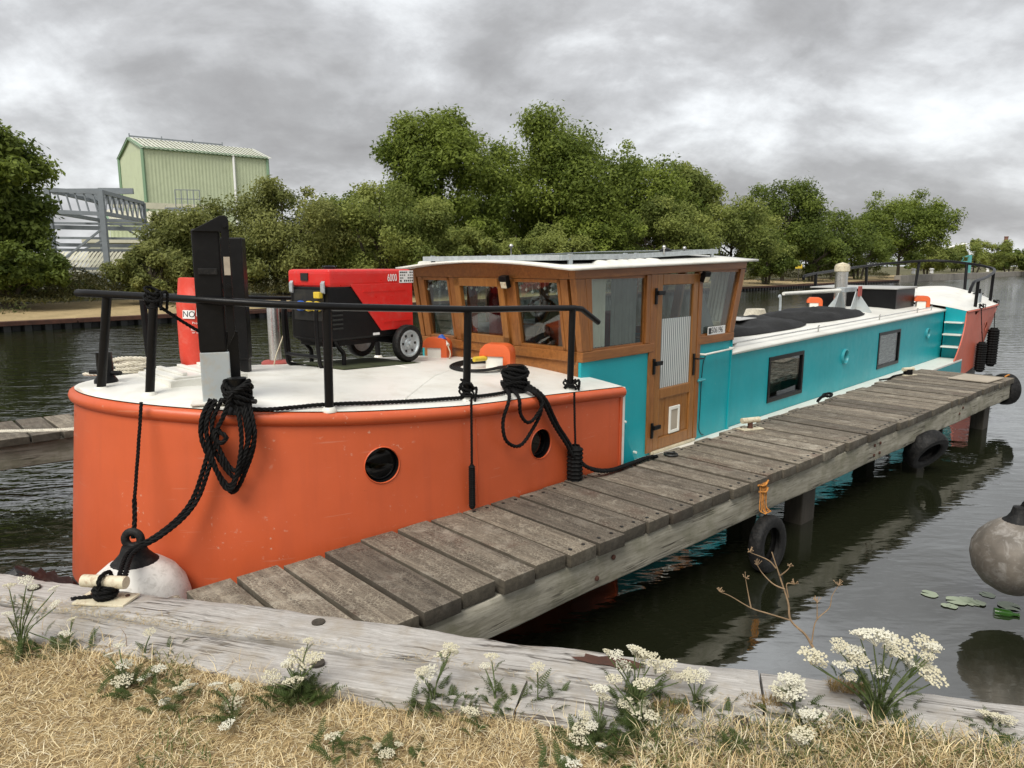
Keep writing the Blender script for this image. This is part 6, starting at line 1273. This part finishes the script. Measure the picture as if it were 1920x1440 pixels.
o = blades(26000, 23, -4.6, 2.6, -1.6, -.42, .03, .09, .002, .005, 15, 80, GRN, 'green_grass', gd); tag(o, 'patches of green blades among the dry grass', 'grass', kind='stuff')
o = blades(8000, 24, -.45, 1.25, -.75, -.32, .04, .11, .0015, .004, 10, 65, STR + GRN, 'overhanging_grass', None, .03); tag(o, 'grass spilling over the timber edging on the right', 'grass', kind='stuff')
for k_, (mx, my) in enumerate(((-.35, -.30), (-.02, -.20), (.30, -.07))):
    o = blades(700, 60 + k_, mx - .07, mx + .07, my - .03, my + .03, .015, .045, .0012, .003, 20, 85, [(.30, .20, .08), (.42, .30, .13), (.20, .15, .06)], 'moss_tuft', None, .04); tag(o, ['brown moss tuft on the front baulk left of its seam', 'brown moss tuft lying on the timber seam', 'small moss tuft at the water side of the timber'][k_], 'moss', kind='stuff')
# moss and chaff lying in the seam of the baulks
n = 1500; rg = np.random.default_rng(31); xx = np.where(rg.random(n) < .45, rg.normal(-2.95, .35, n), rg.uniform(-4.2, 2.5, n)); yy = rg.normal(-.24, .018, n) + (xx < -2.3) * rg.normal(0, .03, n)
az = rg.uniform(0, 6.28, n); L_ = rg.uniform(.008, .05, n); b3 = np.array([list(bank(a, b, .712)) for a, b in zip(xx, yy)]); b3[:, 2] += rg.random(n) * .012; dv = np.c_[np.cos(az), np.sin(az), rg.uniform(-.1, .4, n)]; sdv = np.c_[-np.sin(az), np.cos(az), np.zeros(n)] * .0012
V = np.stack([b3 - sdv, b3 + sdv, b3 + dv * L_[:, None]], 1).reshape(-1, 3); o = npmesh('chaff', V, np.arange(3 * n).reshape(-1, 3), 'straw', None, np.repeat(np.array(STR)[rg.integers(0, 5, n)] * .7, 3, 0)); tag(o, 'straw chaff lying in the seam between the baulks', 'chaff', kind='stuff')
# ---- yarrow: shared head, leaf and stem meshes
def head_mesh(seed, rx=.045, n=95):
    rg = np.random.default_rng(seed); mb = MB()
    for i in range(n):
        r_ = rx * math.sqrt((i + .5) / n) * rg.uniform(.9, 1.1); a = i * 2.39996 + rg.normal(0, .2); x_, y = r_ * math.cos(a), r_ * math.sin(a); z = .008 * (1 - (r_ / rx) ** 2) + rg.normal(0, .0022); s_ = rg.uniform(.0034, .0056); b_ = 5
        vs = [(x_ + s_ * math.cos(2 * math.pi * k / b_ + a), y + s_ * math.sin(2 * math.pi * k / b_ + a), z - .0015) for k in range(b_)] + [(x_, y, z + s_ * .75), (x_, y, z - s_)]; mb.add(vs, [(k, (k + 1) % b_, b_) for k in range(b_)] + [((k + 1) % b_, k, b_ + 1) for k in range(b_)])
        if i % 9 == 0: mb.tube([(x_, y, z - .003), (x_ * .3, y * .3, -.022), (0, 0, -.035)], .0009, 3, False)
    return mb
def fmesh(name, mb, col, jit, seed, mat):
    me = bpy.data.meshes.new(name); me.from_pydata(mb.v, [], mb.f); rg = np.random.default_rng(seed); a = me.color_attributes.new('leafcol', 'FLOAT_COLOR', 'POINT'); c4 = np.ones((len(mb.v), 4), np.float32); c4[:, :3] = np.array(col) * (1 + jit * rg.normal(size=(len(mb.v), 1))); a.data.foreach_set('color', np.clip(c4, 0, 1).ravel()); me.materials.append(M[mat]); return me
HEAD = [fmesh('flower_head', head_mesh(s_), (.76, .74, .62) if s_ % 2 else (.70, .66, .50), .05, s_, 'flower') for s_ in range(4)]
def feather(seed, L_=.11):
    rg = np.random.default_rng(seed); mb = MB(); n = 15
    for i in range(n):
        t_ = (i + 1) / n; x_ = L_ * t_; z = .03 * math.sin(t_ * 2.2); l = .020 * math.sin(math.pi * min(1, t_ * .9 + .08)) + .003
        for sg_ in (-1, 1):
            for q in (-.4, .1, .6): mb.add([(x_ - .0022, 0, z), (x_ + .0022, 0, z), (x_ + l * (.35 + q * .6), sg_ * l * (1 - abs(q) * .3), z + rg.normal(0, .004))], [(0, 1, 2)])
    return mb
LEAF = [fmesh('leaf', feather(s_, .10 + .02 * s_), (.085, .125, .035) if s_ < 2 else (.11, .14, .05), .2, s_, 'leaves') for s_ in range(3)]
rgy = random.Random(77)
def minst(me, name, par, loc, rot, sc): o = bpy.data.objects.new(name, me); COL.objects.link(o); o.parent = par; o.location = loc; o.rotation_euler = rot; o.scale = (sc,) * 3; return o
def yarrow(base, heads, label, nleaf=6, lsc=1.0):  # base in world, heads: world offsets (dx, dy, dz, scale)
    e_ = empty('yarrow', base, 0, label, 'wildflower', 'white yarrow on the foreground bank'); bx_ = Vector(base)
    for (p, s_) in heads:
        h_ = Vector(p) - bx_; q = Vector((h_.x * .25, h_.y * .25, h_.z * .45)); MB().tube(crom([(0, 0, -.02), q, h_ + Vector((0, 0, -.03 * s_))], 4), [.0026] * 8 + [.0018], 5).build('stem', 'stem_green', e_, smooth=60)
        minst(HEAD[rgy.randrange(4)], 'flower_head', e_, h_, (rgy.uniform(-.35, .35) + .12, rgy.uniform(-.35, .35), rgy.uniform(0, 6)), s_ * .9)
        for k_ in range(int(max(1, h_.z / .06))):
            f_ = rgy.uniform(.2, .8); l_ = q.lerp(h_, max(0, (f_ - .45) / .55)) if f_ > .45 else q * (f_ / .45); minst(LEAF[rgy.randrange(3)], 'leaf', e_, l_, (rgy.uniform(-.5, .5), rgy.uniform(-.9, -.2), rgy.uniform(0, 6.28)), rgy.uniform(.35, .6) * lsc)
    for k_ in range(int(nleaf * 3)): minst(LEAF[rgy.randrange(3)], 'leaf', e_, (rgy.gauss(0, .05), rgy.gauss(0, .035), 0), (rgy.uniform(-.6, .6), rgy.uniform(-.75, .05), rgy.uniform(0, 6.28)), rgy.uniform(.45, .95) * lsc)
    return e_
YD = [((-2.085, 2.784, 0.67), [(-2.093, 2.773, 0.989, 0.62), (-2.039, 2.798, 0.999, 0.81), (-2.001, 2.784, 0.977, 0.5), (-1.93, 2.803, 0.961, 0.56), (-2.027, 2.804, 0.907, 0.5), (-1.901, 2.76, 0.913, 0.56), (-2.1, 2.755, 0.872, 0.56), (-2.104, 2.821, 0.809, 0.5)], 'tall yarrow clump at the far left in front of the timber', 10), ((-1.881, 2.784, 0.67), [(-1.847, 2.775, 0.838, 0.5), (-1.88, 2.773, 0.774, 0.68), (-2.086, 2.834, 0.763, 0.5)], 'small yarrow on straw right of the far left clump', 6), ((-1.538, 2.743, 0.67), [(-1.514, 2.751, 0.791, 0.62)], 'single yarrow head against the timber below the foreground cleat', 5), ((-1.508, 2.534, 0.67), [(-1.539, 2.571, 0.834, 0.56), (-1.562, 2.542, 0.812, 0.5), (-1.516, 2.555, 0.764, 0.81), (-1.505, 2.516, 0.72, 0.99), (-1.443, 2.554, 0.707, 0.68), (-1.394, 2.573, 0.735, 0.74)], 'low yarrow group on green leaves below the foreground cleat', 12), ((-0.812, 2.465, 0.67), [(-0.769, 2.476, 0.909, 0.5), (-0.803, 2.494, 0.823, 1.3), (-0.852, 2.488, 0.815, 0.74), (-0.735, 2.44, 0.861, 0.87), (-0.919, 2.495, 0.749, 0.93), (-0.855, 2.482, 0.803, 0.5), (-0.822, 2.459, 0.756, 1.12)], 'large yarrow clump with dense green leaves below the first planks', 34), ((-1.027, 2.367, 0.67), [(-0.993, 2.34, 0.806, 0.56), (-1.041, 2.406, 0.692, 0.99), (-1.006, 2.269, 0.705, 0.74), (-1.09, 2.395, 0.779, 0.68)], 'sparse yarrow on straw left of the large leafy clump', 6), ((-1.291, 2.399, 0.67), [(-1.29, 2.403, 0.705, 0.56)], 'tiny single yarrow in the straw at lower left', 3), ((-0.611, 2.186, 0.67), [(-0.616, 2.213, 0.7, 0.81)], 'single yarrow in the straw near the bottom left of centre', 4), ((-0.295, 2.415, 0.67), [(-0.244, 2.459, 0.865, 1.12), (-0.226, 2.417, 0.917, 0.74), (-0.32, 2.449, 0.791, 1.05), (-0.336, 2.421, 0.817, 0.68)], 'leafy yarrow before the reddish stain on the timber', 16), ((-0.06, 2.415, 0.67), [(-0.076, 2.46, 0.854, 0.74), (-0.1, 2.455, 0.819, 0.56)], 'slim yarrow standing against the pale timber', 10), ((0.096, 2.415, 0.67), [(0.094, 2.393, 0.851, 0.68)], 'slim single-headed yarrow against the pale timber', 6), ((-0.118, 2.291, 0.67), [(-0.146, 2.272, 0.757, 0.87)], 'single yarrow on a dark stem in the middle of the straw', 2), ((0.455, 2.399, 0.67), [(0.379, 2.386, 0.903, 0.68), (0.358, 2.446, 0.879, 0.5), (0.475, 2.404, 0.901, 1.12), (0.452, 2.419, 0.905, 0.74), (0.507, 2.393, 0.882, 0.87), (0.413, 2.409, 0.845, 0.81), (0.562, 2.4, 0.853, 1.12), (0.614, 2.397, 0.81, 0.81), (0.593, 2.416, 0.811, 0.62)], 'tall branching yarrow left of the dead stalk', 26), ((0.451, 2.262, 0.67), [(0.465, 2.279, 0.742, 1.24), (0.437, 2.304, 0.739, 0.87), (0.502, 2.286, 0.71, 0.99), (0.535, 2.306, 0.692, 0.74), (0.404, 2.3, 0.769, 0.74), (0.47, 2.311, 0.76, 0.56), (0.359, 2.285, 0.871, 0.74), (0.455, 2.245, 0.88, 0.93)], 'dense white yarrow group in green leaves at bottom centre right', 30), ((0.292, 2.192, 0.67), [(0.302, 2.23, 0.869, 0.81), (0.317, 2.239, 0.834, 0.68), (0.253, 2.234, 0.766, 0.62), (0.243, 2.207, 0.739, 0.93), (0.234, 2.198, 0.705, 0.99), (0.271, 2.178, 0.765, 0.56), (0.302, 2.159, 0.705, 0.5)], 'upright yarrow column left of the dense white group', 20), ((0.466, 2.125, 0.67), [(0.467, 2.141, 0.716, 0.62)], 'small yarrow low in the grass at the bottom edge', 4), ((0.201, 2.087, 0.67), [(0.191, 2.08, 0.704, 0.93)], 'yarrow cut by the bottom edge left of the dense group', 4), ((0.425, 2.087, 0.67), [(0.42, 2.062, 0.708, 0.74)], 'yarrow at the very bottom edge below the dense group', 4), ((0.677, 2.399, 0.67), [(0.682, 2.437, 0.787, 1.05), (0.721, 2.448, 0.791, 0.62), (0.642, 2.376, 0.819, 0.68)], 'yarrow rising behind the timber left of the dead stalk base', 8), ((1.025, 2.336, 0.67), [(1.009, 2.37, 0.788, 1.61), (0.971, 2.339, 0.779, 1.12), (1.009, 2.318, 0.803, 1.12), (0.992, 2.33, 0.843, 0.99)], 'big cream yarrow head in front of the water left of the tallest clump', 14), ((1.294, 2.276, 0.67), [(1.06, 2.308, 0.947, 1.24), (1.086, 2.316, 0.922, 0.81), (1.239, 2.25, 1.058, 1.36), (1.217, 2.295, 1.041, 0.93), (1.277, 2.25, 1.046, 0.93), (1.182, 2.304, 0.968, 1.36), (1.135, 2.273, 1.008, 0.81), (1.217, 2.317, 0.938, 0.81), (1.377, 2.325, 0.972, 1.36), (1.33, 2.287, 0.976, 0.93), (1.467, 2.326, 0.979, 1.12), (1.458, 2.271, 1.001, 0.74), (1.45, 2.252, 0.908, 1.24), (1.452, 2.294, 0.91, 0.87), (1.192, 2.249, 0.964, 0.93), (1.145, 2.262, 0.936, 0.87), (1.284, 2.279, 0.903, 0.74), (1.402, 2.295, 0.924, 0.74), (1.435, 2.259, 0.972, 0.68), (1.169, 2.25, 0.901, 0.56)], 'tallest yarrow clump standing before the water at right', 44), ((1.074, 2.205, 0.67), [(1.061, 2.245, 0.739, 1.36), (1.009, 2.2, 0.793, 0.81), (1.098, 2.252, 0.713, 0.93)], 'white yarrow below the big cream head', 14), ((0.985, 2.1, 0.67), [(0.999, 2.141, 0.714, 1.43), (0.95, 2.1, 0.791, 0.93), (1.003, 2.106, 0.709, 1.12), (0.948, 2.111, 0.764, 0.74)], 'white yarrow stack near the bottom right of centre', 12), ((1.114, 2.087, 0.67), [(1.105, 2.073, 0.705, 1.12)], 'yarrow at the bottom edge right of the white stack', 6), ((0.725, 2.159, 0.67), [(0.729, 2.177, 0.692, 0.68)], 'lone bright yarrow in green grass left of the white stack', 8), ((1.668, 2.233, 0.67), [(1.682, 2.248, 0.753, 0.93), (1.734, 2.253, 0.733, 0.74), (1.666, 2.278, 0.746, 0.62)], 'drooping yarrow at the lower right over the timber end', 14)]
DS0 = (1.194, 2.6, 0.806)
DSL = [[(1.194, 2.6, 0.806), (1.167, 2.62, 0.851), (1.114, 2.64, 0.902), (1.103, 2.65, 0.972), (1.078, 2.67, 1.054), (1.036, 2.68, 1.173)], [(1.114, 2.64, 0.902), (1.013, 2.62, 0.942), (0.952, 2.64, 0.955), (0.868, 2.64, 1.005), (0.825, 2.64, 1.023)], [(0.952, 2.64, 0.955), (0.942, 2.65, 1.007), (0.927, 2.65, 1.074)], [(1.091, 2.66, 1.024), (1.05, 2.68, 1.038), (1.012, 2.7, 1.074), (0.989, 2.7, 1.108)], [(1.07, 2.67, 1.076), (1.088, 2.65, 1.108), (1.102, 2.65, 1.126)], [(1.102, 2.65, 0.995), (1.088, 2.64, 1.056), (1.119, 2.64, 1.056)], [(1.186, 2.6, 0.828), (1.201, 2.61, 0.914), (1.254, 2.62, 0.965), (1.261, 2.62, 1.014), (1.283, 2.62, 1.059)], [(1.205, 2.61, 0.925), (1.2, 2.61, 0.992)], [(1.053, 2.67, 1.11), (1.019, 2.67, 1.144), (0.947, 2.68, 1.173)]]
LILY = (3.223, 4.623, 0.0)
BOTL = (3.304, 4.419, 0.01)
for bx_, hs, lab, nl in YD: yarrow(bx_, [((a, b, c), s_) for a, b, c, s_ in hs], lab, nl)
SPR = sorted((rgy.uniform(-3.3, .9), rgy.uniform(-1.15, -.6)) for _ in range(7))
for (x_, y_), od in zip(SPR, ('leftmost', 'second from left', 'third from left', 'middle one', 'third from right', 'second from right', 'rightmost')):
    b_ = bank(x_, y_, gz(x_, y_)); yarrow(b_, [(tuple(b_ + Vector((rgy.uniform(-.05, .05), rgy.uniform(-.03, .03), rgy.uniform(.02, .07)))), rgy.uniform(.35, .7)) for _ in range(rgy.randint(1, 3))], od + ' of the tiny yarrow sprigs low in the dry grass', rgy.randint(3, 9), .8)
# dead umbel stalk leaning over the water
ds = empty('dead_stalk', DS0, 0, 'dead brown branching umbel stalk leaning over the dark water', 'dead plant')
def pv(l): return [Vector(p) - Vector(DS0) for p in l]
MB().tube(crom(pv(DSL[0])), [.0062 - .004 * i / (8 * (len(DSL[0]) - 1)) for i in range(8 * (len(DSL[0]) - 1) + 1)], 6).build('stalk', 'stem_dry', ds, smooth=60)
for l in DSL[1:]:
    MB().tube(crom(pv(l)), [.003 - .0018 * i / (8 * (len(l) - 1)) for i in range(8 * (len(l) - 1) + 1)], 5).build('branch', 'stem_dry', ds, smooth=60); tip = Vector(l[-1]) - Vector(DS0); mb = MB()
    for k_ in range(9): d = Vector((rgy.uniform(-1, 1), rgy.uniform(-1, 1), rgy.uniform(.2, 1.2))).normalized() * rgy.uniform(.010, .026); mb.tube([tip, tip + d], .0012, 4); mb.sphere(tip + d, .0024, 5, 4)
    mb.build('umbel', 'stem_dry', ds)
# floating leaves and a bottle
rg_ = random.Random(9); lp = empty('lily_pads', LILY, 0, 'patch of pale green floating leaves below the grey ball fender', 'water plant')
for k_ in range(9):
    r_ = rg_.uniform(.03, .075); a0 = rg_.uniform(0, 6); c_ = (rg_.gauss(0, .11), rg_.gauss(0, .055)); n = 18
    MB().add([(c_[0], c_[1], .004 + .0006 * k_)] + [(c_[0] + r_ * rg_.uniform(.85, 1.1) * math.cos(a0 + 5.9 * i / n), c_[1] + r_ * rg_.uniform(.85, 1.1) * math.sin(a0 + 5.9 * i / n), .004 + .0006 * k_) for i in range(n + 1)], [(0, i + 1, i + 2) for i in range(n)]).build('leaf', 'lily', lp, recalc=False)
bo = MB().lathe([(.001, -.12), (.032, -.118), (.034, -.10), (.034, .02), (.014, .06), (.013, .10), (.016, .102), (.016, .115), (.001, .116)], 16, m=Matrix.Rotation(R(90), 4, 'Y')).build('bottle', 'bottle_green', smooth=40, loc=BOTL); bo.rotation_euler = (0, 0, R(-22)); bo.scale = (.62, .8, .8); tag(bo, 'green bottle floating beside the pale floating leaves', 'bottle')
